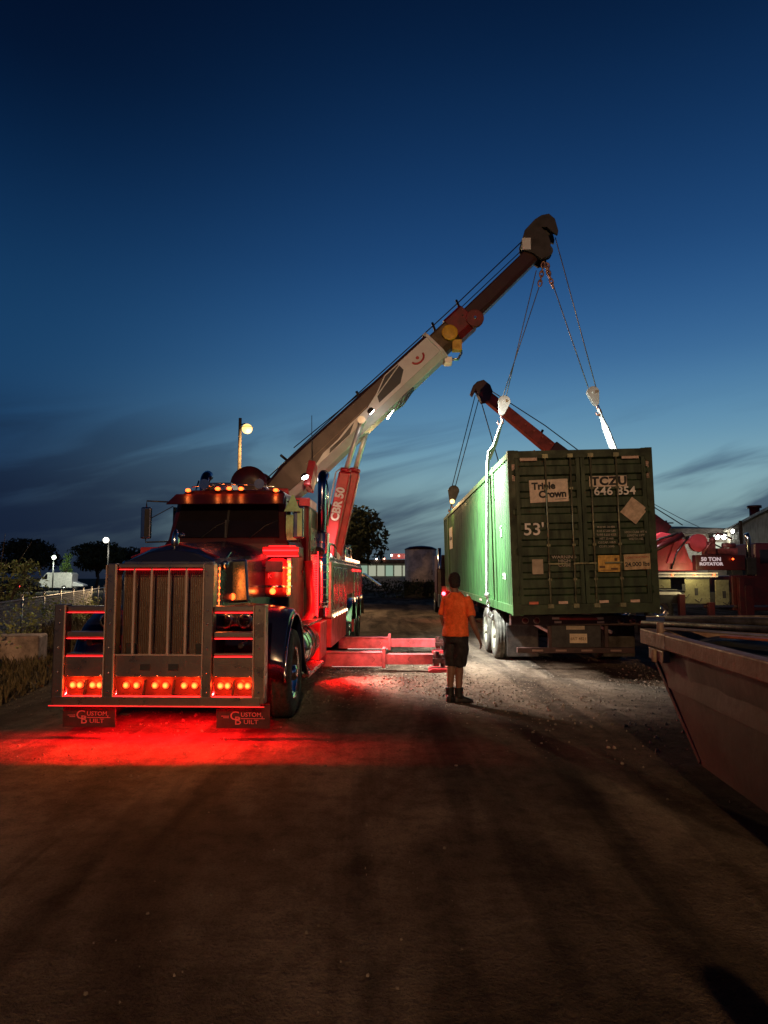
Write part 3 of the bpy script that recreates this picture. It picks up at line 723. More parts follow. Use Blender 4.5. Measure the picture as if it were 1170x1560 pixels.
g.tube(ptsa, .022, 6); g.sphere(cn+up*-.0, .035, 1, .3, 1); g.build('boom_emblem', redp, bm_)
# end collar, yellow sheave, red extension head
g = MB()
for f_ in (0.995,): g.loft([section(b0.lerp(b1, f_), .62, .70), section(b0.lerp(b1, f_)+dB*.07, .62, .70)], smooth=False)
g.cbox(b1-up*.40+dB*.02+sdB*.05, (.16, .3, .12)); g.build('boom_collar', greyp, bm_, .008)
m0 = b1+dB*.07; m1 = m0+dB*.62
g = MB(); g.loft([section(m0, .46, .50), section(m1, .46, .50)], smooth=False); g.build('middle_stage', mat('olive_paint', (.12, .07, .035), .5, .1, .3, 6), bm_, .008)
g = MB(); cn = m0+dB*.34+sdB*.26-up*.02; g.lathe([(0, .17), (.04, .17), (.05, .14), (.05, .03)], cn, tuple(sdB), 26); g.cbox(m0+dB*.30-up*.30+sdB*.12, (.2, .2, .22)); g.build('sheave_cover', yel, bm_, .006)
c0 = m0+dB*.45; c1 = m0+dB*.95
g = MB(); g.loft([section(c0, .52, .56), section(c1, .52, .56)], smooth=False); g.lathe([(0, .19), (.1, .19)], c1-up*.16+sdB*.2, tuple(sdB), 22); g.build('extension_head', mat('head_red', (.17, .010, .010), .4, 0, .3), bm_, .01)
g = MB(); g.lathe([(0, .03), (.12, .03)], c1-up*.16+sdB*.22, tuple(sdB), 10); g.tube([m0-up*.36, m0-up*.5+dB*.15, m0-up*.46+dB*.3, m0-up*.3+dB*.42], .03); g.build('pin', chrome, bm_)
tip = TL(812, 388, 14.95)
g = MB(); g.loft([section(c1-dB*.1, .34, .36), section(tip, .30, .34)], smooth=False); up_ = g.build('upper_stage', maroon, bm_, .008)
# boom head
hd0 = TL(812, 372, 14.95)
g = MB(); yy = hd0.y
def pt(px, py, D=14.95): v = TL(px, py, D); return (v.x, v.z)
poly = [pt(793, 372), pt(797, 358), pt(812, 342), pt(822, 336), pt(833, 334), pt(842, 342), pt(847, 360), pt(846, 366), pt(838, 362), pt(830, 354), pt(822, 354), pt(832, 366), pt(836, 378), pt(834, 398), pt(822, 402), pt(808, 392), pt(795, 388)]
for y0, y1 in ((yy-.24, yy-.17), (yy+.17, yy+.24)): g.prism(poly, 'y', y0, y1)
hdp = g.build('boom_head', mat('head_dark_paint', (.022, .014, .015), .5, .1, .3), up_, .006)
g = MB()
for px, py, r in ((828, 350, .20), (803, 372, .14), (832, 385, .13)):
    v = TL(px, py, 14.95)
    for q in (-.1, .02): g.lathe([(0, r), (.03, r*.86), (.05, r*.86), (.08, r)], (v.x, yy+q, v.z), (0, 1, 0), 26)
g.build('sheave', darkmetal, hdp)
g = MB(); v = TL(800, 380, 14.95); g.box(v.x-.1, v.x+.08, yy-.26, yy-.245, v.z-.12, v.z+.14); g.build('head_plate', greyp, hdp)
# hoist cylinders
def cyl_pair():
    for i, (dx, D) in enumerate(((0, 14.12), (12, 14.62))):
        q0, q1, q2 = TL(503+dx, 832, D), TL(526+dx*1.15, 720, D), TL(551+dx*1.05, 641, D)
        d_ = (q1-q0).normalized()
        g = MB(); g.beam(q0-d_*.2, q1, .24, .24, (0, 1, 0)); g.lathe([(0, .12), (.09, .12)], q1, tuple(d_), 20)
        cy = g.build('lift_cylinder', redp, T, .035)
        g = MB(); g.cyl(q1, q2, .052, seg=18); g.lathe([(-.09, .08), (.09, .08)], q2, (0, 1, 0), 16); g.build('piston_rod', mat('bright_rod', (.85, .83, .78), .38, .55, .08), cy)
        g = MB(); g.lathe([(-.15, .1), (.15, .1)], q0-d_*.22, (0, 1, 0), 16); g.tube([q0+Vector((-.15, -.1, .1)), q1+Vector((-.18, -.08, .0)), q1+Vector((-.06, -.04, .1))], .014); g.build('hydraulic_fitting', greyp, cy)
        if i == 0:
            rt = d_; nrm = Vector((0, -1, 0)); upv = nrm.cross(rt)
            M = frame_m(q0.lerp(q1, .56)+Vector((0, -.127, 0)), rt, upv)
            text('lettering', 'CBR 50', .225, wlet, cy, M, .002, .009, .95)
cyl_pair()
# boom cables on their guides
def cable(parent, pts, r=.011, m=None, name='hoist_cable', sag=0):
    g = MB(); g.tube(pts, r, 6); return g.build(name, m or cabled, parent)
g1, g2, g3, g4 = TL(425, 712, 14.45), TL(545, 600, 14.6), TL(660, 496, 14.75), TL(697, 462, 14.8)
cable(T, [TL(402, 733, 14.3), g1, g2, g3, g4, TL(797, 366, 14.95)], .013)
cable(T, [TL(455, 690, 14.55)+up*.15, TL(664, 505, 14.8), TL(792, 384, 15.0)], .011)
for gp, px, py in ((TL(432, 697, 14.45), 444, 707), (g2, 551, 611), (g3, 664, 507), (g4, 702, 474)):
    g = MB(); q = TL(px, py, 14.6); g.tube([gp-(q-gp)*.35, gp, q, q+(q-gp)*.6], .028, 8); g.build('cable_guide', darkmetal, bm_)
# hoses under the boom, work lamps
for k in range(4):
    g = MB(); o_ = Vector((0, -.1+k*.07, 0)); g.tube([TL(590, 640-k*3, 14.3)+o_, TL(604, 622, 14.3)+o_, TL(614, 606+k*3, 14.35)+o_, TL(630, 592, 14.4)+o_], .018, 6); g.build('hydraulic_hose', cablem, bm_)
g = MB(); q = TL(585, 625, 14.2); g.beam(TL(578, 628, 14.62), TL(616, 596, 14.7), .06, .30, (0, 0, 1)); g.build('boom_bracket', greyp, bm_, .01)
def work_lamp(parent, pos, aim, power, col=(1, .87, .70), spot=110, r=.07, soft=.07):
    pos = Vector(pos); d = (Vector(aim)-pos).normalized()
    g = MB(); g.lathe([(-.08, .03), (-.06, r*.9), (.0, r*1.1)], pos, tuple(d), 18); b_ = g.build('work_lamp', darkmetal, parent)
    g = MB(); g.lathe([(0, r), (.02, r*.8), (.03, .01)], pos, tuple(d), 18); g.build('lens', e_white, b_)
    light('work_light', 'SPOT', tuple(pos+d*.05), power, col, b_, soft, tuple(pos+d*3), spot, .8)
w1 = TL(465, 727, 13.55); w2 = TL(566, 627, 13.9)
g = MB(); g.beam(TL(478, 708, 14.1), TL(470, 745, 14.0), .5, .14, (1, 0, 0)); g.build('lamp_mount', redp, T, .02)
work_lamp(T, w1, Ti @ Vector((.3, 12.5, 0)), 6500, (1, .90, .77), spot=74, soft=.20)
work_lamp(T, w2, Ti @ Vector((2.3, 15.0, 3.0)), 8500, (.93, 1, .95), spot=104)
# chains from the head and load lines to the two snatch blocks
def chain_pts(g, a, b, n, r=.012):
    a, b = Vector(a), Vector(b); d = (b-a)/n
    for i in range(n):
        c_ = a+d*(i+.5); u_ = d.normalized(); s_ = (Vector((0, 1, 0)) if i % 2 else u_.cross(Vector((0, 1, 0)))).normalized(); l_ = d.length*.72
        g.tube([c_+u_*l_*math.cos(t)+s_*l_*.55*math.sin(t) for t in [k*math.pi/5 for k in range(10)]], r, 5, closed=True)
g = MB()
chain_pts(g, TL(828, 400, 14.85), TL(822, 435, 14.85), 5, .017); chain_pts(g, TL(830, 400, 14.95), TL(843, 438, 14.95), 6, .017); chain_pts(g, TL(834, 402, 15.0), TL(838, 425, 15.0), 4, .017)
g.build('chain', chainm, T)
BL, BR = TL(768, 612, 15.0), TL(903, 598, 15.0)
cable(T, [TL(822, 435, 14.85), BL+Vector((-.03, 0, .1))], .011, cablem); cable(T, [TL(817, 412, 14.9), BL+Vector((.04, 0, .1))], .011, cablem)
cable(T, [TL(843, 435, 14.95), BR+Vector((-.09, 0, .1))], .011, cablem); cable(T, [TL(846, 362, 14.95), BR+Vector((.07, 0, .12))], .011, cablem)
g = MB(); g.tube([TL(475, 700, 13.5), TL(475, 633, 13.5)], .006); g.build('antenna', darkmetal, T)

# ================================================================== SNATCH BLOCKS AND SLINGS (near pair)
def snatch_block(x, y, z, lean, label, scale=1.0, m=None):
    o = empty('snatch_block', (x, y, z), (0, lean, 0)); o.scale = (scale,)*3
    tag(o, label, 'pulley block', 'snatch blocks on the load lines')
    mm = m or mat('bright_block', (.42, .40, .37), .4, .3, .15)
    g = MB()
    for yy_ in (-.05, .035): g.prism([(.13*math.cos(t), .13*math.sin(t)+.0) for t in [k*math.pi/8 for k in range(9)]]+[(-.06, -.26), (-.02, -.30), (.02, -.30), (.06, -.26)], 'y', yy_, yy_+.015)
    g.build('cheek', mm, o, .004)
    g = MB(); g.lathe([(-.03, .12), (-.012, .10), (.012, .10), (.03, .12)], (0, 0, 0), (0, 1, 0), 22); g.lathe([(-.07, .03), (.07, .03)], (0, 0, 0), (0, 1, 0), 12); g.build('sheave', mm, o)
    g = MB(); g.tube([(0, 0, -.27), (0, 0, -.36), (.05, 0, -.40), (.055, 0, -.47), (.0, 0, -.52), (-.05, 0, -.48), (-.05, 0, -.43)], [.02, .02, .025, .028, .026, .02, .01], 10); g.build('hook', chainm, o)
    return o
nb = P(768, 612, 15.0); rb = P(903, 598, 15.0)
snatch_block(nb.x, 15.0, nb.z, R(12), 'left snatch block hanging in front of the far boom above the green container')
snatch_block(rb.x, 15.0, rb.z, R(-14), 'right snatch block lit bright white at the top of the right sling')
def band(parent, name, pts, wd, th, m, wdir=(0, 1, 0)):
    g = MB(); wdv = Vector(wdir); pts = [Vector(p) for p in pts]; rings = []
    for i, p in enumerate(pts):
        d = (pts[min(i+1, len(pts)-1)]-pts[max(i-1, 0)]).normalized(); s_ = (wdv-d*wdv.dot(d)).normalized(); n_ = d.cross(s_)
        w2 = wd[i] if isinstance(wd, (list, tuple)) else wd
        rings.append([p-s_*w2/2-n_*th/2, p+s_*w2/2-n_*th/2, p+s_*w2/2+n_*th/2, p-s_*w2/2+n_*th/2])
    g.loft(rings, smooth=False)
    if parent is None:
        return g.build(name, m, None)
    return g.build(name, m, parent)
SY = 15.0
s0 = Vector((nb.x-.06, SY, nb.z-.45)); s1 = P(743, 706, SY); s2 = P(742, 905, SY)
def mid(a, b, t, dx=0): v = a.lerp(b, t); v.x += dx; return v
sl_ = band(None, 'lifting_sling', [s0, mid(s0, s1, .2), mid(s0, s1, .6, .0), s1+Vector((.03, 0, .25)), s1, s1+Vector((-.01, 0, -.4)), mid(s1, s2, .5), s2], [.05, .10, .12, .12, .12, .12, .12, .08], .03, webm, (.6, 1, 0))
tag(sl_, 'long white lifting sling down the lit left side of the green container', 'lifting sling', 'white lifting slings')
g = MB(); g.tube([s0+Vector((.02, .06, .05)), mid(s0, s1, .5, .04)+Vector((0, .08, 0)), s1+Vector((.05, .08, .1))], .03, 8)
g.build('sling_leg', webm, sl_)
g = MB(); chain_pts(g, s2+Vector((0, -.02, .0)), s2+Vector((.03, -.02, -.32)), 4, .016); g.tube([s2+Vector((.03, -.02, -.3)), s2+Vector((.0, -.02, -.42)), s2+Vector((.06, -.02, -.5)), s2+Vector((.12, -.02, -.42))], .022, 8); g.sphere(s2+Vector((0, -.03, -.02)), .06); g.build('sling_hook', galv, sl_)
t0 = P(911, 622, SY); t1 = P(937, 690, SY); t2 = Vector((4.90, SY, 3.0))
sr_ = band(None, 'lifting_sling', [t0, mid(t0, t1, .3), mid(t0, t1, .45), t1, t2], [.06, .1, .16, .17, .17], .03, webm, (-.6, 1, 0))
tag(sr_, 'white lifting sling going down behind the right top edge of the container', 'lifting sling', 'white lifting slings')
g = MB(); g.tube([t0+Vector((.02, .08, .08)), mid(t0, t1, .5, .05)+Vector((0, .1, 0)), t1+Vector((.07, .1, 0)), t2+Vector((.05, .1, 0))], .03, 8); g.build('sling_leg', mat('navy_webbing', (.03, .04, .16), .7), sr_)

# ================================================================== SHIPPING CONTAINER
CW, CL, CH = 2.54, 16.1, 2.88
K = empty('shipping_container', (2.262, 12.5, 1.03), (R(.55), R(-1.25), R(-.75)))
tag(K, 'long green shipping container hanging level in slings above the trailer', 'shipping container')
g = MB()
for x in (0, CW-.09):
    g.box(x, x+.09, 0, .12, 0, CH); g.box(x, x+.09, CL-.12, CL, 0, CH)
    g.box(x, x+.09, .12, CL-.12, 0, .16); g.box(x, x+.09, .12, CL-.12, CH-.11, CH)
    xx = x-.012 if x == 0 else x+.012
    for y in (1.9, 14.0): g.box(xx, xx+.09, y, y+.16, .0, CH+.012)
g.box(.09, CW-.09, 0, .10, 0, .17); g.box(.09, CW-.09, 0, .10, CH-.13, CH); g.box(.09, CW-.09, CL-.1, CL, 0, .17)
for x in (0, CW-.18):
    for z in (-.015, CH-.10): g.box(x-.004, x+.184, -.006, .17, z, z+.118)
g.build('frame', green, K, .006)
g = MB(); g.box(-.008, .115, -.016, -.009, -.018, CH+.02); g.box(CW-.115, CW+.008, -.016, -.009, -.018, CH+.02); g.box(.115, CW-.115, -.016, -.002, CH-.13, CH+.006); g.box(.115, CW-.115, -.016, -.002, -.002, .17); g.build('rear_shade_cap', mat('shaded_frame_green', (.020, .040, .012), .55, 0, .4, 4), K)  # thin dark caps paint the dim light onto the rear frame
def corr(x, y0, y1, z0, z1, sgn, name, pitch=.28):
    g = MB(); n = int((y1-y0)/pitch); p = (y1-y0)/n; prof = []
    for i in range(n):
        a = y0+i*p; prof += [(a, 0), (a+p*.32, 0), (a+p*.5, .03), (a+p*.82, .03)]
    prof.append((y1, 0)); lo = [g.bm.verts.new((x+sgn*d, y, z0)) for y, d in prof]; hi = [g.bm.verts.new((x+sgn*d, y, z1)) for y, d in prof]
    for i in range(len(prof)-1): g._face([lo[i], lo[i+1], hi[i+1], hi[i]])
    return g.build(name, green, K)
sp1 = corr(.02, .12, 1.9, .16, CH-.11, 1, 'side_panel', .2); sp2 = corr(.03, 2.06, 14.0, .16, CH-.11, 1, 'side_panel', .25); corr(.02, 14.16, CL-.12, .16, CH-.11, 1, 'side_panel', .2)
corr(CW-.03, .12, CL-.12, .16, CH-.11, -1, 'side_panel')
g = MB(); g.box(.09, CW-.09, .1, CL-.1, CH-.04, CH-.02); g.build('roof_panel', green, K)
g = MB(); g.box(.09, CW-.09, .1, CL-.1, .10, .14)
for k in range(40): g.box(.09, CW-.09, .3+k*.4, .36+k*.4, .02, .10)
g.build('floor_underside', darkmetal, K)
# doors: framed leaves with horizontal corrugations
def door(x0, x1):
    g = MB(); fr = .07; z0, z1 = .175, CH-.135
    for a, b in ((x0, x0+fr), (x1-fr, x1)): g.box(a, b, -.012, .04, z0, z1)
    prof = []; nrib = 9; zz = z0; hgt = (z1-z0)/nrib
    for i in range(nrib):
        a = z0+i*hgt; prof += [(a, 0), (a+hgt*.50, 0), (a+hgt*.60, .045), (a+hgt*.90, .045)]
    prof.append((z1, 0))
    L0 = [g.bm.verts.new((x0+fr, d, z)) for z, d in prof]; L1 = [g.bm.verts.new((x1-fr, d, z)) for z, d in prof]
    for i in range(len(prof)-1): g._face([L0[i], L1[i], L1[i+1], L0[i+1]])
    g.box(x0+fr, x1-fr, .05, .06, z0, z1)
    return g.build('door', greend, K)
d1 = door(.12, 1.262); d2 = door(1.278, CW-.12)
for x, dd_ in ((.65, d1), (1.09, d1), (1.45, d2), (1.90, d2)):
    g = MB(); g.cyl((x, -.038, .10), (x, -.038, CH-.06), .017, seg=10)
    for z in (.14, CH-.1): g.box(x-.05, x+.05, -.055, -.012, z-.035, z+.035)
    for z in (.6, 1.2, 2.2): g.box(x-.03, x+.03, -.052, -.012, z-.02, z+.02)
    lb = g.build('locking_bar', mat('bar_green_grey', (.20, .20, .12), .4, .5, .3), dd_)
    g = MB(); g.box(x-.02 if x < 1.2 else x-.28, x+.28 if x < 1.2 else x+.02, -.062, -.048, .86, .89); g.build('handle', MATS['bar_green_grey'], lb)
for x, dd_ in ((.105, d1), (CW-.105, d2)):
    for z in (.4, 1.1, 1.8, 2.5):
        g = MB(); g.box(x-.05, x+.05, -.03, -.008, z-.04, z+.04); g.cyl((x, -.03, z-.06), (x, -.03, z+.06), .014, seg=8); g.build('hinge', greend, dd_)
def plate(name, cx, cz, w_, h_, m, par, rot=0, y=-.014, th=.004):
    g = MB(); g.cbox((0, 0, 0), (w_, th, h_)); return g.build(name, m, par, M=Matrix.Translation((cx, y, cz)) @ Matrix.Rotation(R(rot), 4, 'Y'))
tape = mat('reflective_tape', (.62, .44, .34), .5, 0, .2, 20)
for cx, cz, w_, h_ in ((.36, 2.735, .30, .055), (2.16, 2.735, .30, .055), (.085, 2.50, .05, .30), (CW-.085, 2.50, .05, .30)):
    plate('reflective_tape', cx, cz, w_, h_, tape, K)
for i, cx in enumerate((.36, .87, 1.58, 2.12)): plate('reflective_tape', cx, .20, .16, .045, tape if i else mat('red_tape', (.6, .15, .08), .5), K, y=-.016)
sg = plate('sign', .70, 2.165, .68, .40, signw, d1, -1.5)
text('lettering', 'Triple', .17, ink, sg, frame_m((-.09, -.004, .085), (1, 0, 0), (0, 0, 1)), .001, .008)
text('lettering', 'Crown', .17, ink, sg, frame_m((.06, -.004, -.065), (1, 0, 0), (0, 0, 1)), .001, .008)
g = MB(); g.cbox((.2, -.004, -.155), (.2, .002, .008)); g.build('print_mark', ink, sg)
text('marking', "53'", .30, wlet, d1, FRONT(.41, -.016, 1.48), .001, .004, 1.05)
plate('sign', .45, .83, .19, .26, mat('grey_beige_sign', (.40, .33, .24), .6, 0, .2), d1)
for s_, z in (('WARNING', .99), ('HIGH', .92), ('CUBE', .85)): text('marking', s_, .078, mat('dim_lettering', (.42, .38, .30), .6), d1, FRONT(.92, -.016, z), .001, .001, 1.15)
# TCZU: a white block, letters black
sg = plate('sign', 1.70, 2.31, .56, .19, signw, d2)
plate('sign', 2.03, 2.31, .10, .19, signw, d2)
text('lettering', 'TCZU', .20, ink, sg, frame_m((.065, -.0042, -.002), (1, 0, 0), (0, 0, 1)), .001, .010, 1.1, spacing=1.12)
text('marking', '646 854', .205, wlet, d2, FRONT(1.86, -.016, 2.13), .001, .004, 1.05, spacing=1.05)
dm = plate('diamond_placard', 2.18, 1.78, .345, .345, beige, d2, 40)
plate('placard_chip', .165, .15, .06, .05, greend, dm, 0, -.003)
random.seed(11)
for r_ in range(6):
    z = 1.50-r_*.068
    text('marking', ['M.G.W. 30.480', 'KGS 67.200 LBS', 'TARE 5.020 KGS', 'NET 25.460', 'CU.CAP. 108.9', 'CU.FT. 3.845'][r_], .052, MATS['dim_lettering'], d2, FRONT(1.675, -.016, z), .001, .0005, .95)
for r_, s_ in enumerate(('HIGH CUBE 9FT 6', 'LENGTH 53FT', 'WIDTH 102')): text('marking', s_, .055, MATS['dim_lettering'], d2, FRONT(2.19, -.016, 1.40-r_*.06), .001, .0005, .9)
sg = plate('sign', 1.70, .86, .385, .29, yellowp, d2, 1)
g = MB(); g.cbox((.12, -.004, .07), (.05, .003, .05)); g.cbox((.09, -.004, -.09), (.12, .003, .03)); g.cbox((-.12, -.004, -.06), (.1, .003, .04)); g.cbox((0, -.004, -.115), (.3, .003, .012)); g.build('print_mark', mat('brown_print', (.12, .06, .02), .6), sg)
sg = plate('sign', 2.19, .88, .46, .27, mat('buff_sign', (.50, .36, .20), .6, 0, .25, 10), d2, -1)
text('lettering', '24,000 lbs', .105, ink, sg, frame_m((0, -.004, -.045), (1, 0, 0), (0, 0, 1)), .001, .003)
text('lettering', 'CONSTRUCTION', .052, mat('red_print', (.35, .06, .04), .6), sg, frame_m((0, -.004, .075), (1, 0, 0), (0, 0, 1)), .001, .0005)
LEFT = lambda x, y, z: frame_m((x, y, z), (0, -1, 0), (0, 0, 1))
text('marking', '5', .30, wlet, sp1, LEFT(.006, 1.15, 1.52), .001, .003, 1.5)
text('marking', '110', .17, wlet, sp1, LEFT(.006, .95, .66), .001, .002, 1.4)
g = MB(); g.box(-.006, .012, 12.2, 13.4, 1.55, 2.30); sg = g.build('sign', signw, K)
text('lettering', 'Triple Crown', .2, ink, sg, LEFT(-.009, 12.8, 1.92), .001, .004, .9)
g = MB()
for y in (4.5, 7.5, 10.5): g.box(-.005, .02, y, y+.35, .06, .11)
g.build('reflective_tape', tape, K)

# ================================================================== TRAILER UNDER THE CONTAINER
H = empty('chassis_trailer', (2.40, 13.3, 0), (0, 0, R(-.75)))
tag(H, 'black container chassis trailer with twin axles waiting under the green container', 'trailer')
g = MB()
for x in (.72, 1.62): g.box(x, x+.14, .3, 16.0, .70, .98)
for k in range(9): g.box(.5, 2.0, .5+k*1.9, .62+k*1.9, .74, .94)
g.build('frame_rail', darkmetal, H, .01)
trm = mat('trailer_red_brown', (.04, .014, .012), .5, .1, .3)
g = MB(); g.box(-.05, 2.45, -.02, .16, .80, .985); rbm = g.build('rear_bolster', trm, H, .01)
for x in (.22, .43, 1.98, 2.20):
    g = MB(); g.lathe([(0, .062), (.02, .062), (.025, .05), (.018, .045)], (x, -.02, .89), (0, -1, 0), 20); tl_ = g.build('tail_lamp', mat('lamp_ring', (.22, .12, .09), .35, .5), rbm)
    g = MB(); g.sphere((x, -.035, .89), .045, 1, .3, 1); g.build('lens', mat('red_lens', (.10, .008, .008), .15), tl_)
g = MB(); g.box(.85, 1.55, -.03, -.018, .90, .94); g.build('red_strip', mat('red_reflector', (.35, .04, .03), .4), rbm)
for x, z in ((.78, .93), (1.60, .93), (.82, .86), (1.61, .86)):
    plate('reflective_tape', x, z, .13, .04, tape, rbm, 0, -.024)
g = MB(); g.box(.70, 1.62, .02, .06, .33, .80); g.build('rear_plate', darkmetal, rbm, .006)
plate('name_plate', 1.15, .755, .34, .07, mat('dull_plate', (.35, .28, .2), .5), rbm, 0, .016)
lp = plate('license_plate', 1.20, .56, .32, .17, mat('license_white', (.60, .48, .32), .5, 0, .15), rbm, 0, .014)
text('lettering', '6RT 4821', .075, mat('brown_lettering', (.2, .12, .06), .6), lp, frame_m((0, -.004, -.01), (1, 0, 0), (0, 0, 1)), .001, .001)
g = MB(); g.box(.05, 2.2, -.10, .0, .30, .40)
for x in (.62, 1.66): g.box(x, x+.07, -.08, -.02, .40, .80)
ug = g.build('underride_guard', trm, H, .008)
for x in (.42, .85, 1.32, 1.85): plate('reflective_tape', x, .35, .20, .035, mat('dull_tape', (.25, .15, .12), .5), ug, 0, -.104)
for x in (.35, 1.5):
    g = MB(); g.beam((x, .4, .86), (x+.35, .1, .66), .05, .05); g.build('brace', galv, H)
for x in (.02, 1.92):
    g = MB(); g.box(x, x+.62, .92, .935, .13, .74); g.build('mud_flap', mat('flap_rubber', (.05, .04, .035), .7, 0, .3, 6, .1, 10), H, .003)
    g = MB(); g.box(x, x+.66, .90, .95, .74, .79); g.build('flap_bracket', galv, H)
lit_tyre = mat('lit_tyre_rubber', (.085, .078, .062), .85, 0, .4, 10, .3, 50)  # rubber colour lightened for the lamp light on the trailer wheels
palerim = mat('pale_rim', (.36, .37, .29), .5, 0, .2, 8)
for y in (1.75, 3.05):
    wheel(H, .0, y, .51, .26, -1, 'wheel', palerim, True, lit_tyre); wheel(H, 2.36, y, .51, .26, 1, 'wheel', palerim, True, lit_tyre)
    g = MB(); g.cyl((.1, y, .51), (2.3, y, .51), .07); g.build('axle', darkmetal, H)

# ================================================================== HAULING TRACTOR FAR END OF THE TRAILER
H2 = empty('semi_tractor', (3.62, 30.6, 0), (0, 0, R(-.75)))
tag(H2, 'dark semi tractor with a glowing red lamp at the far end of the green container', 'truck')
g = MB(); g.box(-1.25, 1.25, 1.4, 3.4, .95, 2.7); g.box(-1.0, 1.0, 3.4, 5.2, .95, 1.8); g.box(-1.3, 1.3, 1.1, 1.4, .6, 2.1); g.build('cab', redd, H2, .06)
g = MB(); g.box(-.45, .45, -2.2, 5.4, .7, .95); g.box(-1.25, -.6, .0, 1.1, .4, .95); g.build('chassis_frame', darkmetal, H2, .02)
for y in (-1.5, -.2, 4.3):
    for s in (-1, 1): wheel(H2, s*1.08, y, .5, .28, s)
g = MB(); g.tube([(-1.15, 1.2, 1.0), (-1.15, 1.2, 3.0)], .08, 12); g.build('exhaust_stack', chrome, H2)
for x, z, m in ((-1.22, 1.05, emit('bright_red_lamp', (1, .02, .03), 40)), (-1.05, .85, e_red), (-.8, 1.3, e_red)):
    g = MB(); g.sphere((x, -2.25+.0, z), .075 if m is not e_red else .05); g.build('tail_lamp', m, H2)
light('lamp_glow', 'POINT', (-1.22, -2.45, 1.05), 16, (1, .01, .02), H2, .05)
g = MB(); g.box(-1.3, .3, -2.2, -2.12, .75, 1.35); g.build('light_bar', redd, H2, .02)

# ================================================================== SECOND ROTATOR (behind, right)
U = empty('tow_truck', (9.6, 27.0, 0), (0, 0, 0))
tag(U, 'second red rotator tow truck behind the container, its boom reaching in from the right', 'tow truck')
g = MB(); g.box(-4.6, 3.5, -1.2, 1.2, .75, 1.15); g.box(-1.0, 1.3, -1.28, 1.28, 1.72, 1.9); g.box(1.3, 2.2, -1.2, 1.2, 1.15, 1.75)
g.build('body', darkmetal, U, .02)
pinkred = mat('crane_red', (.45, .045, .06), .4, 0, .15, 3)
g = MB(); g.prism([(-.6, 1.92), (1.9, 1.92), (1.6, 2.4), (1.35, 3.2), (.6, 3.35), (-.2, 2.9), (-.6, 2.3)], 'y', -.95, -.65); g.prism([(-.6, 1.92), (1.9, 1.92), (1.6, 2.4), (1.35, 3.2), (.6, 3.35), (-.2, 2.9), (-.6, 2.3)], 'y', .65, .95); g.box(-.5, 1.7, -.65, .65, 1.92, 2.5)
tur = g.build('turret', pinkred, U, .03)
g = MB(); g.hexa([(.75, -1.02, 2.2), (1.45, -1.02, 2.2), (1.45, -.95, 2.2), (.75, -.95, 2.2), (1.05, -1.02, 3.0), (1.35, -1.02, 3.0), (1.35, -.95, 3.0), (1.05, -.95, 3.0)]); g.lathe([(-.1, .33), (.1, .33)], (1.95, -.9, 2.95), (0, 1, 0), 22); g.cyl((1.35, -.9, 3.0), (1.95, -.9, 3.0), .09); g.build('turret_arm', pinkred, tur)
text('lettering', '50 TON', .19, emit('emissive_lettering', (1, .75, .8), .45), U, FRONT(2.25, -1.24, 2.34), .002, .008, 1.1)  # white writing given emission so that it looks lit
text('lettering', 'ROTATOR', .15, MATS['emissive_lettering'], U, FRONT(2.25, -1.24, 2.17), .002, .008, 1.2)
g = MB(); g.box(1.7, 3.5, -1.22, -.9, 1.95, 2.5); g.build('side_box', redd, U, .02)
g = MB(); g.box(-1.2, 2.45, -1.30, -1.25, 1.70, 1.76); g.box(-1.2, 2.45, -1.30, -1.25, 1.80, 1.86); g.build('deck_rail', whitep, U)
polish = mat('yellow_reflection_locker', (.40, .37, .22), .3, .7, .25, 4, .4, 4)  # yellow reflection put into the locker door colour
for b_ in ((1.25, 2.15, .75, 1.62), (.15, .75, 1.30, 1.62), (2.35, 2.85, .62, 1.60)):
    g = MB(); g.box(b_[0], b_[1], -1.26, -1.21, b_[2], b_[3]); g.build('locker_door', polish, U, .01)
g = MB(); g.prism([(.05, 1.05), (1.2, 1.05), (1.0, 1.25), (.1, 1.25)], 'y', -1.25, -.6); g.build('fender', whitep, U, .03)
wheel(U, 0, 0, .52, .3, 1, 'wheel')          # turned below to face the camera side
wob = [o for o in U.children if o.name.startswith('wheel')][0]
wob.matrix_local = Matrix.Translation((.35, -1.05, .52)) @ Matrix.Rotation(R(-90), 4, 'Z')
for x in (-1.0, -2.4, 6.6):
    c_ = copy_tree(wob, U); c_.matrix_local = Matrix.Translation((x, -1.05, .52)) @ Matrix.Rotation(R(-90), 4, 'Z')
g = MB(); g.box(2.95, 4.4, -1.25, 1.2, .5, 1.75); g.box(4.4, 7.9, -.9, .9, .6, 1.7); g.build('skirt', redd, U, .03)
g = MB(); g.loft([cab_ring(1.7, .0, 0, 0)] if False else [[(3.95, -1.0, 1.7), (5.2, -1.0, 1.7), (5.2, 1.0, 1.7), (3.95, 1.0, 1.7)], [(3.95, -1.0, 2.5), (5.15, -1.0, 2.5), (5.15, 1.0, 2.5), (3.95, 1.0, 2.5)], [(4.0, -.95, 2.95), (4.9, -.95, 2.95), (4.9, .95, 2.95), (4.0, .95, 2.95)]], smooth=False); cb2 = g.build('cab', redd, U, .05)
g = MB(); g.box(4.15, 4.85, -1.03, -.99, 2.2, 2.7); g.build('window', glassd, cb2)
g = MB(); g.tube([(3.75, -1.0, 1.3), (3.75, -1.0, 3.1), (3.68, -1.0, 3.3)], .09, 14); g.build('exhaust_stack', chrome, U)
for x, zt in ((.95, 1.1), (2.0, .8), (3.1, 1.7), (3.3, 1.4)):
    g = MB(); g.box(x, x+.3 if x > 3.2 else x+.2, -1.5, -1.3, .05, zt); g.box(x-.1, x+.4, -1.6, -1.2, 0, .05); g.build('outrigger', redd, U, .01)
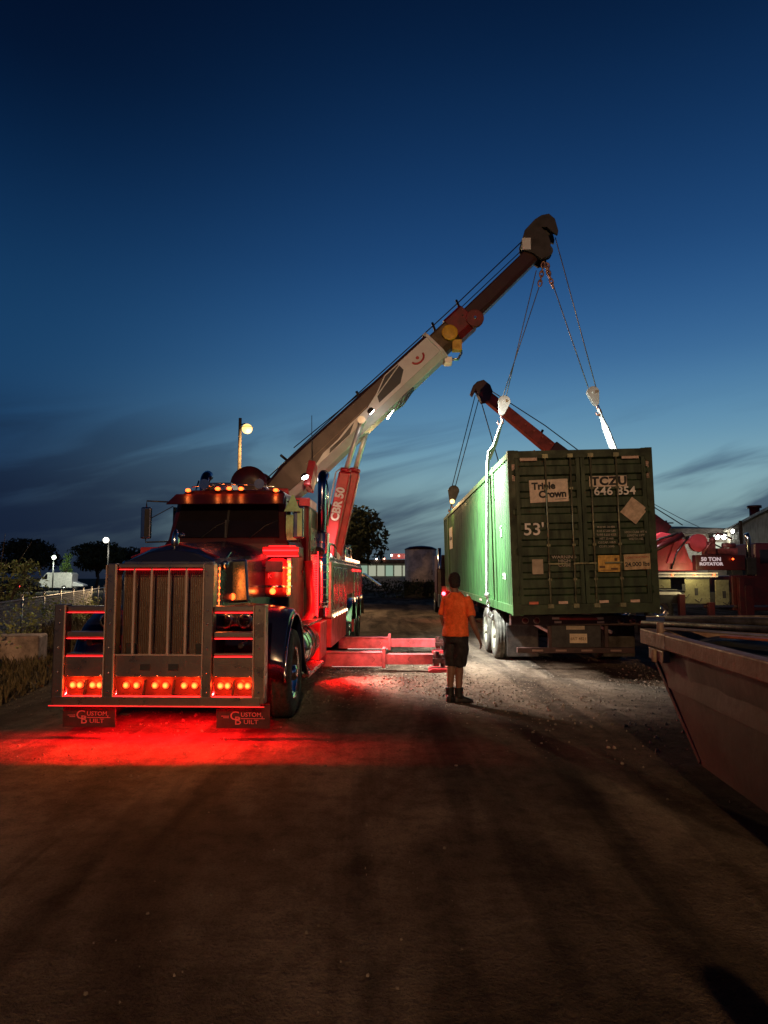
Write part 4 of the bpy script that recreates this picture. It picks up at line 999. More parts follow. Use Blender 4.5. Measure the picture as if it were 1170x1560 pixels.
for pts, r_ in (([(-.3, -.98, 2.5), (.5, -1.0, 3.1), (1.2, -.98, 3.3)], .04), ([(.9, -1.0, 2.0), (1.1, -1.05, 2.6), (1.6, -1.0, 3.2)], .03), ([(1.9, -.95, 2.6), (2.5, -1.0, 2.9), (3.2, -1.0, 2.55)], .03)):
    g = MB(); g.tube(pts, r_, 8); g.build('hydraulic_hose', darkmetal, U)
g = MB(); g.cyl((-.4, -1.0, 2.35), (1.35, -1.02, 3.25), .11, seg=14); g.build('lift_cylinder', redd, U)
g = MB(); g.box(2.6, 3.3, -1.1, -.5, 2.52, 2.75); g.box(2.2, 2.5, -1.1, -.6, 2.52, 3.0); g.cyl((2.75, -1.1, 2.85), (3.2, -1.1, 2.85), .09); g.sphere((2.4, -1.1, 3.05), .12); g.tube([(2.0, -1.1, 2.55), (2.6, -1.1, 3.3), (3.1, -1.1, 3.1)], .04); g.build('winch_gear', mat('oily_red', (.2, .04, .04), .4, .3, .4, 8), U)
g = MB(); g.box(3.55, 3.9, -1.22, -.8, 1.78, 2.4); g.box(3.0, 3.4, -1.2, -.8, 1.78, 2.2); g.build('tool_rack', darkmetal, U, .01)
for x_, z_ in ((1.15, 1.45), (1.6, 1.3), (2.6, 1.2)):
    g = MB(); g.box(x_, x_+.12, -1.275, -1.262, z_-.25, z_); g.tube([(x_, -1.275, z_-.4), (x_+.15, -1.28, z_-.5), (x_+.25, -1.275, z_-.35)], .015, 6); g.build('locker_latch', darkmetal, U)
for x_, z_ in ((.0, 1.78), (.8, 1.78), (1.6, 1.78), (2.3, 1.78), (3.0, 2.35)):
    g = MB(); g.sphere((x_, -1.33, z_), .035); g.build('marker_lamp', e_amber, U)
g = MB(); g.box(-1.1, 1.2, -1.27, -1.2, 1.18, 1.24); g.box(1.2, 4.3, -1.27, -1.2, .62, .70); g.build('step_rail', chrome, U)
def UL(px, py, D=27.0): return P(px, py, D)-Vector((9.6, 27.0, 0))
e0, e1, e2 = UL(1012, 812), UL(838, 684, 26.9), UL(733, 597, 26.8)
dE = (e1-e0).normalized()
g = MB(); g.beam(e0, e1, .6, .62); g.build('boom', redd, U, .03)
bm2 = [o for o in U.children if o.name.startswith('boom')][0]
g = MB(); g.beam(e1-dE*.3, e2, .42, .46, (0, 0, 1), .36, .38); g.build('upper_stage', mat('boom_red', (.34, .035, .025), .45, 0, .3, 3), bm2, .02)
g = MB(); g.cbox(e1+Vector((-.55, 0, -.35)), (.5, .4, .35), Matrix.Rotation(R(35), 3, 'Y')); g.build('stage_collar', redp, bm2, .02)
def pu(px, py, D=26.8): v = UL(px, py, D); return (v.x, v.z)
g = MB(); g.prism([pu(716, 600), pu(720, 589), pu(726, 583), pu(736, 580), pu(746, 588), pu(750, 598), pu(745, 612), pu(733, 614), pu(724, 596), pu(720, 604)], 'y', -.38, .0); g.build('boom_head', redd, bm2, .02)
for k in range(9):
    q = e0.lerp(e2, .40+k*.045); g = MB(); g.sphere(q+Vector((0, -.24, 0)), .045, 1, .3, 1, 10, 6); g.build('rivet_pad', mat('pad_pink', (.5, .12, .1), .5), bm2)
cable(U, [UL(746, 594), UL(830, 648), UL(1000, 775), UL(1040, 800)], .02)
g = MB(); g.tube([UL(820, 668), UL(827, 655)], .05); g.build('cable_guide', darkmetal, bm2)
cable(U, [UL(724, 602), UL(689, 740, 26.3)], .018); cable(U, [UL(730, 606), UL(694, 740, 26.3)], .018); cable(U, [UL(733, 612), UL(760, 705, 26.5)], .02)
light('locker_fill', 'AREA', (1.6, -2.3, 1.9), 20, (1, .85, .4), U, .5, (1.6, -1.2, 1.1), size_y=.2)  # added yellow fill for the lockers, without a lamp of its own
work_lamp(U, (3.0, -1.4, 3.35), (9, -20, 0), 90); work_lamp(U, (-.2, -1.6, 4.6), (.6, -.8, 2.3), 260, (1, .7, .75), 80)
fb = P(691, 748, 26.2)
snatch_block(fb.x, 26.2, fb.z, R(8), 'small dark snatch block above the yellow lamp at the far end of the container', 1.6, darkmetal)
g = MB(); v = P(689, 764, 24.8); g.cbox((v.x, v.y+.06, v.z), (.16, .12, .16)); g.tube([(v.x, v.y+.1, v.z), (v.x+.05, v.y+1.4, fb.z-.75)], .02)
wl = g.build('work_lamp', darkmetal, None, .01); tag(wl, 'small yellow work lamp shining at the far top corner of the container', 'lamp')
g = MB(); g.sphere(tuple(v-Vector((0, .03, 0))), .085, 1, .8, 1); g.build('bulb', emit('yellow_bulb', (1, .66, .22), 2.6), wl)
light('lamp_glow', 'POINT', (v.x-.25, v.y-.35, v.z-.1), 70, (1, .62, .25), wl, .06)

# ================================================================== PEOPLE
def ring(c, rx, ry, yaw=0, n=14, tilt=None):
    return [Vector(c)+Vector((rx*math.cos(a)*math.cos(yaw)-ry*math.sin(a)*math.sin(yaw), rx*math.cos(a)*math.sin(yaw)+ry*math.sin(a)*math.cos(yaw), 0)) for a in [2*math.pi*k/n for k in range(n)]]
def limb(g, pts, rad, seg=12): g.tube(pts, rad, seg)
def hand(g, w_, d, curl, side, palm_n):
    """w_: wrist, d: hand direction, palm_n: palm facing; side: thumb direction"""
    w_, d, pn, sd = Vector(w_), Vector(d).normalized(), Vector(palm_n).normalized(), Vector(side).normalized()
    a = w_; b = w_+d*.095
    g.loft([[a+sd*x*.026+pn*y*.018 for x, y in [(math.cos(t), math.sin(t)) for t in [k*math.pi/5 for k in range(10)]]],
            [a+d*.05+sd*x*.040+pn*y*.017 for x, y in [(math.cos(t), math.sin(t)) for t in [k*math.pi/5 for k in range(10)]]],
            [b+sd*x*.042+pn*y*.013 for x, y in [(math.cos(t), math.sin(t)) for t in [k*math.pi/5 for k in range(10)]]]])
    for i, (o_, ln) in enumerate(((.031, .072), (.010, .080), (-.011, .075), (-.031, .058))):
        p0 = b+sd*o_-d*.015; p1 = p0+(d*math.cos(curl*.4)+pn*math.sin(curl*.4))*(ln*.5+.015); p2 = p1+(d*math.cos(curl)+pn*math.sin(curl))*ln*.32; p3 = p2+(d*math.cos(curl*1.5)+pn*math.sin(curl*1.5))*ln*.25
        g.tube([p0, p1, p2, p3], [.0095, .009, .008, .006], 8)
    t0_ = a+d*.028+sd*.026; t1_ = t0_+(sd*.8+d*.55+pn*.35).normalized()*.042; t2_ = t1_+(d*.85+sd*.25+pn*.4).normalized()*.032
    g.tube([t0_-sd*.012, t0_, t1_, t2_], [.012, .0125, .0105, .0075], 8)
def person(loc, yaw, label, shirt_m, short_m, pose, cap=None, sleeves='short'):
    """figure 1.75 m tall facing +y before yaw"""
    p = pose
    g = MB()
    # torso
    T_ = [(.90, .165, .115), (.97, .168, .118), (1.08, .150, .105), (1.18, .160, .110), (1.30, .178, .115), (1.40, .165, .100), (1.45, .09, .07)]
    g.loft([ring((p.get('lean', 0)*(z-.9), p.get('leany', 0)*(z-.9), z), a, b) for z, a, b in T_])
    tx, ty = p.get('lean', 0)*.55, p.get('leany', 0)*.55
    sh = Vector((tx, ty, 1.41))
    hc = Vector(p['head'])
    g.tube([(tx, ty-.01, 1.40), (tx*.6+hc.x*.4, ty*.6+hc.y*.4-.01, 1.50), hc+Vector((0, -.015, -.06))], [.065, .055, .055], 12)
    hy = p.get('headyaw', 0); hr = Matrix.Rotation(hy, 3, 'Z') @ Matrix.Rotation(p.get('nod', 0), 3, 'X')
    def hp(x, y, z): return hc+hr @ Vector((x, y, z))
    def hring(z, rx, ry, cy): return [hp(rx*math.cos(a), cy+ry*math.sin(a), z) for a in [2*math.pi*k/16 for k in range(16)]]
    g.loft([hring(-.115, .025, .03, .045), hring(-.105, .045, .05, .035), hring(-.07, .060, .075, .02), hring(-.02, .070, .092, .005), hring(.03, .075, .098, -.002), hring(.075, .072, .092, -.008), hring(.105, .052, .066, -.01), hring(.12, .02, .03, -.01)])
    g.loft([[hp(x, .085, .02) for x in (-.006, .006)]+[hp(.004, .09, .022), hp(-.004, .09, .022)], [hp(-.015, .09, -.03), hp(.015, .09, -.03), hp(.009, .118, -.028), hp(-.009, .118, -.028)]])
    g.tube([hp(-.025, .088, -.058), hp(0, .096, -.056), hp(.025, .088, -.058)], .008, 6)
    for s in (-1, 1):
        g.sphere(hp(s*.074, -.005, -.01), .026, .4, .8, 1.2, 10, 6); g.sphere(hp(s*.028, .083, .015), .014, 1, .7, .8, 8, 6)
    for s in ('l', 'r'):
        a = p['arm_'+s]; limb(g, a, [.052, .048, .040, .041, .034, .025] if len(a) == 6 else [.052, .042, .026]); wv = Vector(a[-1]); dv_ = (wv-Vector(a[-2])).normalized()
        hand(g, wv-dv_*.01, dv_+Vector(p.get('hd_'+s, (0, 0, 0))), p.get('curl', .7), p['th_'+s], p['pn_'+s])
        l_ = p['leg_'+s]; limb(g, l_, [.088, .080, .056, .060, .040, .042] if len(l_) == 6 else [.085, .055, .04])
    body = g.build('person', skin, None)
    r = body.modifiers.new('union', 'REMESH'); r.mode = 'VOXEL'; r.voxel_size = .0065; r.use_smooth_shade = True
    s_ = body.modifiers.new('smooth', 'SMOOTH'); s_.iterations = 3; s_.factor = .4
    body.location = loc; body.rotation_euler = (0, 0, yaw)
    tag(body, label, 'person'); body.scale = (.97, .95, 1)
    def cloth(name, build, m, vox=.011, it=4, noise=True):
        g = MB(); build(g); o = g.build(name, m, body)
        r = o.modifiers.new('union', 'REMESH'); r.mode = 'VOXEL'; r.voxel_size = vox; r.use_smooth_shade = True
        if noise:
            tx_ = bpy.data.textures.get('cloth_folds') or bpy.data.textures.new('cloth_folds', 'CLOUDS'); tx_.noise_scale = .13
            d = o.modifiers.new('folds', 'DISPLACE'); d.texture = tx_; d.strength = .04; d.mid_level = .45; d.texture_coords = 'LOCAL'
        q = o.modifiers.new('smooth', 'SMOOTH'); q.iterations = it; q.factor = .5
        return o
    def shirt(g):
        Z = [(.885, .198, .145), (.93, .200, .145), (1.02, .188, .135), (1.12, .185, .132), (1.22, .190, .132), (1.32, .198, .130), (1.40, .180, .112), (1.45, .11, .085), (1.475, .075, .068)]
        g.loft([ring((p.get('lean', 0)*(z-.9), p.get('leany', 0)*(z-.9), z), a, b, n=20) for z, a, b in Z])
        for s in ('l', 'r'):
            a = [Vector(v) for v in p['arm_'+s]]
            if sleeves == 'short': g.tube([a[0]-(a[1]-a[0])*.2, a[0], a[1], a[1].lerp(a[2], .75)], [.056, .064, .062, .062], 14)
            else: g.tube([a[0]-(a[1]-a[0])*.2]+a[:-1]+[a[-2].lerp(a[-1], .92)], [.062]+[.070, .066, .060, .058, .05][:len(a)-1]+[.042], 14)
    cloth('shirt', shirt, shirt_m)
    def shorts(g):
        g.loft([ring((0, 0, z), a, b, n=20) for z, a, b in ((.80, .175, .130), (.88, .180, .135), (.95, .176, .132), (.985, .165, .125))])
        for s in ('l', 'r'):
            l_ = [Vector(v) for v in p['leg_'+s]]; kn = l_[2]
            g.tube([l_[0], l_[1], l_[1].lerp(kn, .75), kn+Vector((0, 0, -.02))], [.105, .108, .100, .098], 16)
    cloth('shorts', shorts, short_m)
    for s in ('l', 'r'):
        l_ = [Vector(v) for v in p['leg_'+s]]; an = l_[-1]; fd = Vector(p['ft_'+s]).normalized(); sd = Vector((fd.y, -fd.x, 0))
        g = MB()
        def fr(c_, a, b, z0, z1): return [c_+sd*x*a+fd*y*b+Vector((0, 0, z)) for x, y, z in [(math.cos(t), math.sin(t), z0 if math.sin(t) < 2 else z1) for t in [k*math.pi/6 for k in range(12)]]]
        base = Vector((an.x, an.y, loc[2]*0+p.get('fz_'+s, 0)))
        g.tube([an+Vector((0, 0, .10)), an+Vector((0, 0, .03)), an+Vector((0, 0, -.03))], [.066, .060, .060], 14)
        prof = [(-.075, .030, .085), (-.05, .042, .10), (.0, .046, .105), (.06, .047, .09), (.12, .052, .062), (.17, .050, .05), (.205, .030, .035)]
        rings = []
        for t, hw, hh in prof:
            c_ = base+fd*t; rings.append([c_+sd*hw*x+Vector((0, 0, hh*z)) for x, z in ((-1, .0), (-1.05, .25), (-.95, .6), (-.55, .95), (0, 1.05), (.55, .95), (.95, .6), (1.05, .25), (1, 0))])
        g.loft(rings)
        o = g.build('boot', bootm, body); r = o.modifiers.new('union', 'REMESH'); r.mode = 'VOXEL'; r.voxel_size = .008; r.use_smooth_shade = True
    # hair
    g = MB(); z0 = -.05
    def hr2(z, rx, ry, cy): return [hp(rx*math.cos(a), cy+ry*math.sin(a), z) for a in [2*math.pi*k/16 for k in range(16)]]
    g.loft([hr2(-.085, .05, .05, -.045), hr2(-.04, .076, .082, -.03), hr2(.03, .086, .096, -.018), hr2(.08, .082, .10, -.012), hr2(.118, .062, .075, -.014), hr2(.137, .02, .03, -.014)])
    o = g.build('hair', hairm, body); r = o.modifiers.new('union', 'REMESH'); r.mode = 'VOXEL'; r.voxel_size = .008; r.use_smooth_shade = True
    tx_ = bpy.data.textures.get('hair_clumps') or bpy.data.textures.new('hair_clumps', 'CLOUDS'); tx_.noise_scale = .03
    d = o.modifiers.new('clumps', 'DISPLACE'); d.texture = tx_; d.strength = .018; d.texture_coords = 'LOCAL'
    return body
gl = P(692, 1063, 10.0)
worker = person((.98, 9.82, 0), R(-38), 'worker seen from behind in an orange shirt, black shorts and dark boots', orangev, blackc, dict(
    head=(-.045, .045, 1.615), headyaw=R(50), nod=R(-10), lean=-.02, leany=.05,
    arm_l=[(-.175, .03, 1.39), (-.215, .035, 1.28), (-.235, .02, 1.13), (-.235, .06, 1.05), (-.225, .12, .93), (-.215, .16, .86)],
    arm_r=[(.170, .03, 1.39), (.225, .03, 1.27), (.27, .0, 1.12), (.29, .01, 1.04), (.335, .03, .93), (.355, .045, .86)],
    th_l=(.3, 1, .3), pn_l=(1, -.2, 0), th_r=(-.3, 1, .1), pn_r=(-1, -.2, 0), curl=.8,
    leg_l=[(-.085, 0, .90), (-.09, .0, .72), (-.08, .01, .50), (-.08, -.005, .40), (-.085, -.03, .16), (-.085, -.03, .10)],
    leg_r=[(.085, 0, .90), (.08, .015, .72), (.045, .03, .50), (.04, .02, .40), (.045, .0, .16), (.045, .0, .10)],
    ft_l=(-.25, 1, 0), ft_r=(.6, .8, 0)))
bystander = person((1.38, -.56, 0), R(0), 'bystander in a dark shirt standing beside the photographer, casting the shadow on the dirt', blackc, blackc, dict(
    head=(0, .02, 1.63), lean=0, leany=.01,
    arm_l=[(-.175, .01, 1.39), (-.20, .0, 1.28), (-.22, -.01, 1.13), (-.20, .04, 1.07), (-.12, .16, 1.10), (-.07, .22, 1.13)],
    arm_r=[(.170, .01, 1.39), (.20, .0, 1.28), (.22, -.01, 1.13), (.20, .04, 1.07), (.12, .16, 1.10), (.07, .22, 1.13)],
    th_l=(.3, .3, 1), pn_l=(1, 0, -.2), th_r=(-.3, .3, 1), pn_r=(-1, 0, -.2), curl=.9,
    leg_l=[(-.085, 0, .90), (-.09, .0, .72), (-.10, .01, .50), (-.10, -.005, .40), (-.11, -.03, .16), (-.11, -.03, .10)],
    leg_r=[(.085, 0, .90), (.09, .0, .72), (.10, .01, .50), (.10, -.005, .40), (.11, -.03, .16), (.11, -.03, .10)],
    ft_l=(-.2, 1, 0), ft_r=(.2, 1, 0)))

# ================================================================== DUMPSTER AND SCRAP (right)
DU = empty('dumpster', (2.70, 6.55, 0), (0, 0, R(-4.7)))
tag(DU, 'big dark red-brown dumpster with sloped end, dented rim and scrap on top', 'dumpster')
def dring(z, x0, x1, y0, y1): return [(x0, y0, z), (x1, y0, z), (x1, y1, z), (x0, y1, z)]
g = MB()
# outer shell, side wall bulged by dents; the far end slopes outward
nx, nz_ = 26, 9
V = [[None]*(nz_+1) for _ in range(nx+1)]
for i in range(nx+1):
    for j in range(nz_+1):
        fz = j/nz_; z = fz*1.02; yend = fz*1.05; y = -4.6+(4.6+yend)*(i/nx)
        dx = mn.noise(Vector((y*1.4, z*2.2, 5)))*.030+mn.noise(Vector((y*4, z*5, 1)))*.007 if 0 < i < nx and 0 < j < nz_ else 0
        dx += .05*math.exp(-((y-.15)**2/.006+(z-.80)**2/.010))+(1-fz)*.15
        V[i][j] = g.bm.verts.new((dx+fz*.02, y, z))
for i in range(nx):
    for j in range(nz_): g._face([V[i][j], V[i+1][j], V[i+1][j+1], V[i][j+1]], True)
g.quad((.15, 0, 0), (2.2, 0, 0), (2.2, 1.05, 1.02), (.02, 1.05, 1.02)); g.quad((2.2, -4.6, 0), (2.2, -4.6, 1.02), (2.2, 1.05, 1.02), (2.2, 0, 0)); g.quad((0, -4.6, 0), (0, -4.6, 1.02), (2.2, -4.6, 1.02), (2.2, -4.6, 0))
g.quad((.06, -4.55, .6), (2.14, -4.55, .6), (2.14, .7, .6), (.06, .7, .6)); g.quad((.06, -4.55, .6), (.06, .7, .6), (.06, 1.0, 1.02), (.06, -4.55, 1.02))
g.build('shell', rust, DU, fix=False)
g = MB(); g.box(-.055, .07, -4.6, .28, .99, 1.135); g.box(2.13, 2.25, -4.6, 1.1, .99, 1.135)
rm_ = g.build('rim', rustr, DU, .012)
g = MB(); g.box(-.052, .068, .285, 1.14, .985, 1.14); g.box(.07, 2.13, 1.0, 1.14, .985, 1.137); g.build('rim', mat('pale_rim_paint', (.19, .135, .10), .55, .1, .5, 7, .3, 20, dirt=(.16, .08, .05)), DU, .012)
g = MB()
for y in (.5,): g.cyl((-.09, y, .86), (-.09, y, .98), .03); g.cyl((-.02, y+.02, 1.13), (-.02, y+.02, 1.24), .035); g.box(-.075, .0, y-.2, y+.25, .87, .98)
g.build('latch', MATS['pale_rim_paint'], DU, .008)
g = MB(); g.beam((.15, .02, .02), (.01, 1.02, .98), .03, .05); g.build('corner_post', rust, DU, .01)
# things lying on the dumpster
def wt(x, y, z):
    return DU.matrix_basis @ Vector((x, y, z)) if False else Matrix.Translation((2.70, 6.55, 0)) @ Matrix.Rotation(R(-4.7), 4, 'Z') @ Vector((x, y, z))
def bar(name, a, b, w_, h_, m, label, cat, grp=None, round_=False):
    g = MB()
    if round_: g.tube([wt(*a), wt(*b)], w_/2, 14)
    else: g.beam(wt(*a), wt(*b), w_, h_)
    return tag(g.build(name, m, None, 0 if round_ else .006), label, cat, grp)
scrapd = mat('dull_dark_steel', (.07, .065, .06), .5, .5, .5, 6, .2)
scrapp = mat('weathered_plate', (.26, .20, .16), .6, .3, .4, 5, .2)
bar('steel_plate', (.10, .82, 1.165), (1.5, -1.2, 1.16), .22, .012, scrapp, 'pale weathered steel strip lying along the dumpster rim', 'steel plate')
bar('steel_plate', (.3, -.25, 1.17), (1.6, -1.9, 1.165), .16, .02, mat('rusty_red_plate', (.38, .11, .05), .6, .2, .4, 6), 'rusty red offcut lying on the dumpster rim nearest the frame edge', 'steel plate')
for i, (a, b, d_, lab) in enumerate((((-.02, 1.15, 1.19), (2.4, -1.4, 1.20), .07, 'dark steel pipe slanting over the dumpster, nearest its rim'),
                                    ((.25, 1.25, 1.22), (2.6, .2, 1.23), .10, 'thick dark pipe laid across the middle of the dumpster'),
                                    ((.7, 1.4, 1.20), (2.7, -.6, 1.32), .05, 'thin pipe crossing over the others on the dumpster'))):
    bar('scrap_pipe', a, b, d_, d_, scrapd, lab, 'pipe', 'scrap pipes on the dumpster', True)
g = MB(); random.seed(5)
rows = []
for i in range(13):
    row = []
    for j in range(10):
        x = .12+i*.165; y = -4.4+j*.58; z = 1.02+mn.noise(Vector((x*2, y*1.1, 2)))*.10+.06*math.sin(i/12*math.pi)
        row.append(g.bm.verts.new(wt(x, min(y, .95), z)))
    rows.append(row)
for i in range(12):
    for j in range(9): g._face([rows[i][j], rows[i+1][j], rows[i+1][j+1], rows[i][j+1]], False)
o = g.build('tarpaulin', mat('dark_tarp', (.03, .034, .03), .55, 0, .4, 4, .3, 12), None, fix=False); so = o.modifiers.new('t', 'SOLIDIFY'); so.thickness = .012
tag(o, 'crumpled dark tarpaulin covering the load in the dumpster', 'tarpaulin')

# ================================================================== EQUIPMENT TRAILER BEHIND THE DUMPSTER
EQ = empty('equipment_trailer', (5.0, 12.4, 0), (0, 0, R(0)))
tag(EQ, 'low flat equipment trailer with pale edge rails behind the dumpster', 'trailer')
g = MB(); g.box(-.2, 6.2, 0, 2.0, .84, .89); g.build('deck', mat('grey_deck', (.16, .14, .12), .7, .2, .4, 5), EQ, .01)
g = MB(); g.box(-.22, 6.22, -.06, -.005, .78, .91); g.box(-.22, 6.22, 2.005, 2.06, .78, .91); g.build('side_rail', mat('pale_rail', (.42, .36, .28), .5, .3, .3, 8), EQ, .008)
g = MB(); g.box(0, 6, .3, .45, .60, .83); g.box(0, 6, 1.55, 1.7, .60, .83); g.build('frame_rail', darkmetal, EQ)
g = MB(); g.prism([(-.1, .58), (1.2, .82), (1.2, .30), (.5, .12), (-.1, .12)], 'y', .25, .3); g.build('side_skirt', mat('dull_grey_panel', (.12, .11, .10), .6, .1, .4, 4), EQ)
for x in (3.0, 4.0):
    wheel(EQ, 0, 0, .38, .22, 1); wb = [o for o in EQ.children if o.name.startswith('wheel')][-1]
    wb.matrix_local = Matrix.Translation((x, .1, .38)) @ Matrix.Rotation(R(-90), 4, 'Z')
for i, (x0, y0, x1, y1, lab) in enumerate(((.3, .3, 5.8, .5, 'near'), (.8, .9, 6.0, .8, 'middle'), (.5, 1.4, 5.5, 1.7, 'far'))):
    g = MB(); g.beam((5+x0, 12.4+y0, .92+i*.0), (5+x1, 12.4+y1, .92), .10, .06)
    tag(g.build('timber_beam', mat('weathered_timber', (.22, .17, .12), .8, 0, .4, 10, .2), None, .004), 'weathered beam lying on the flat trailer, the %s one of three' % lab, 'beam', 'beams lying on the flat trailer')

# ================================================================== BUILDINGS, TANK, BACKGROUND
W = empty('warehouse', (0, 0, 0)); tag(W, 'long metal clad warehouse with dark roof and bright wall lamps at the right', 'building')
wa, wb_ = Vector((17.6, 30.5, 0)), Vector((25.2, 52, 0)); dwl = (wb_-wa)
g = MB(); n = 90; prof = []
nrm = Vector((-dwl.y, dwl.x, 0)).normalized()
lo = []; hi = []
for i in range(n+1):
    for off, fr_ in ((0, 0), (.0, .6), (.06, .7), (.06, .9)):
        q = wa+dwl*((i+fr_)/n)
        if i == n and fr_ > 0: continue
        q = q+nrm*off; lo.append(g.bm.verts.new(q)); hi.append(g.bm.verts.new(q+Vector((0, 0, 5.0))))
for i in range(len(lo)-1): g._face([lo[i], lo[i+1], hi[i+1], hi[i]])
g.build('wall', cladding, W, fix=False)
g = MB(); g.box(8.0, 25.2, 52, 52.2, 0, 5.0); g.build('wall', mat('back_wall', (.24, .20, .17), .7, 0, .25, 1.5), W)
g = MB(); g.beam(wa+Vector((-.15, -.2, 5.06)), wb_+Vector((-.15, 0, 5.06)), .35, .14); g.hexa([tuple(wa+Vector((-.2, 0, 5.1))), (40, 30.5, 5.1), (40, 52, 5.1), tuple(wb_+Vector((-.2, 0, 5.1))), tuple(wa+Vector((-.1, 0, 5.2))), (40, 30.5, 8), (40, 52, 8), tuple(wb_+Vector((-.1, 0, 5.2)))]); rf = g.build('roof', cladding, W)
g = MB(); g.hexa([(7.6, 51.6, 4.9), (25.2, 51.6, 4.9), (25.2, 60, 4.9), (7.6, 60, 4.9), (7.6, 51.6, 5.25), (25.2, 51.6, 5.25), (25.2, 60, 6.0), (7.6, 60, 6.0)]); g.build('roof', roofm, W)
v = P(1135, 785, 44); g = MB(); g.cyl((v.x+.6, 44, 5), (v.x+.6, 44, v.z+.45), .3); g.cyl((v.x+.6, 44, v.z+.45), (v.x+.6, 44, v.z+.6), .42); g.build('chimney', redd, rf)
for px, py, pw in ((1055, 820, 90), (1091, 817, 90), (1102, 817, 90)):
    v = P(px, py, 51.3); g = MB(); g.box(v.x-.2, v.x+.2, 51.35, 52, v.z-.1, v.z+.15); b_ = g.build('wall_lamp', darkmetal, W, .02)
    g = MB(); g.sphere((v.x, 51.2, v.z-.05), .2, 1, .7, .9); g.build('lens', emit('wall_lamp_glass', (.95, 1, .9), 25), b_)
    light('wall_light', 'POINT', (v.x, 50.4, v.z-.3), 22, (1, .93, .75), b_, .2)
g = MB(); g.box(21.0, 23.6, 51.9, 51.99, 0, 3.6); g.build('door', mat('roller_door', (.4, .38, .34), .6, 0, .2), W)
v = P(1085, 826, 51.6); g = MB(); g.box(v.x-.9, v.x+.9, 51.8, 51.98, v.z-.5, v.z); g.build('window', e_win, W)
# tank
v = P(641, 860, 62); g = MB(); g.lathe([(1.3, 1.36), (1.35, 1.38), (4.1, 1.38)], (v.x, 62, 0), (0, 0, 1), 36)
tk = g.build('storage_tank', tankm, None); tag(tk, 'pale upright storage tank with dark domed top beyond the yard', 'tank')
g = MB(); g.lathe([(4.1, 1.42), (4.18, 1.40), (4.36, 1.0), (4.45, .3)], (v.x, 62, 0), (0, 0, 1), 36); g.build('lid', redd, tk)
g = MB(); g.box(v.x-1.5, v.x+1.5, 60.5, 63.4, 0, 1.3); g.build('base', darkmetal, tk)
for k, s_ in enumerate('508'): text('marking', s_, .7, mat('faded_marking', (.2, .1, .08), .7), tk, FRONT(v.x-.1+k*.45, 60.7+k*.12, 2.1), .01, .01)
# lit shop front with parked row, hedge
B = empty('shop_building', (0, 0, 0)); tag(B, 'far low shop building with bright lit windows beyond the hedge', 'building')
g = MB(); g.box(-6, 8.5, 96, 104, 0, 3.6); g.build('wall', mat('shop_wall', (.5, .5, .42), .7), B)
g = MB(); g.box(-6.4, 8.9, 95.5, 104.5, 3.6, 4.1); g.build('roof', roofm, B)
random.seed(2)
for k in range(9):
    x = -3.2+k*1.15; g = MB(); g.box(x, x+.95, 95.9, 95.97, 1.9, 3.3); g.build('window', e_win if k % 3 else emit('dim_window', (.7, 1, .75), .35), B)
for k in range(8):
    x = -3.0+k*1.0; g = MB(); g.sphere((x, 95.3, 4.25+random.uniform(-.1, .5)), .13); g.build('eave_lamp', emit('red_sign_lamp', (1, .35, .2), 10) if k % 2 else emit('pale_sign_lamp', (1, .8, .6), 12), B)
g = MB(); g.box(1, 5, 95.6, 95.9, 4.2, 4.9); g.build('sign_band', emit('red_sign_band', (.8, .12, .12), .4), B)

def leaf_cloud(g, c, rad, n, size, flat=1.0, seed=0):
    rnd = random.Random(seed); c = Vector(c)
    for _ in range(n):
        while True:
            d = Vector((rnd.uniform(-1, 1), rnd.uniform(-1, 1), rnd.uniform(-1, 1)))
            if d.length <= 1: break
        p = c+Vector((d.x*rad[0], d.y*rad[1], d.z*rad[2]))
        if mn.noise(p*(1.3/max(.3, rad[0]*.5))) < -.12: continue
        a = Vector((rnd.gauss(0, 1), rnd.gauss(0, 1), rnd.gauss(0, 1)*flat)).normalized(); b = a.orthogonal().normalized(); cc = a.cross(b)
        t = rnd.uniform(0, 6.28); b2 = b*math.cos(t)+cc*math.sin(t); c2 = a.cross(b2); s = size*rnd.uniform(.6, 1.3)
        g.quad(p-b2*s, p+c2*s*.45, p+b2*s, p-c2*s*.45)
def tree(x, y, h, r, label, seed, blobs=9, n=260, ls=.16, grp='trees beyond the yard', m=None):
    rnd = random.Random(seed); t = empty('tree', (x, y, 0)); tag(t, label, 'tree', grp)
    g = MB(); th = h*.35; g.tube([(0, 0, 0), (.05*r, 0, th*.6), (0, .05*r, th), (0, 0, h*.8)], [h*.035, h*.028, h*.022, h*.006], 10)
    cs = []
    for k in range(blobs):
        a = rnd.uniform(0, 6.28); rr = r*rnd.uniform(.25, .72); z = h*rnd.uniform(.42, .86); rr *= (1.15-(z/h)*.5)
        c = Vector((math.cos(a)*rr, math.sin(a)*rr, z)); cs.append(c); g.tube([(0, 0, th*rnd.uniform(.6, 1)), c*.55+Vector((0, 0, z*.35)), c], [h*.014, h*.009, h*.003], 6)
    cs.append(Vector((0, 0, h*.85)))
    g.build('trunk', bark, t)
    g = MB()
    for i, c in enumerate(cs): leaf_cloud(g, c, (r*.42, r*.42, h*.15), n, ls, 1, seed*31+i)
    g.build('crown', m or leafm, t, fix=False)
v = P(530, 860, 44); tree(v.x, 44, 6.3, 2.9, 'round dark tree right behind the red crane cylinder', 4, 14, 420, .17)
v = P(500, 860, 47); tree(v.x, 47, 4.6, 2.4, 'lower dark tree behind the tow truck body', 14, 9, 300, .17)
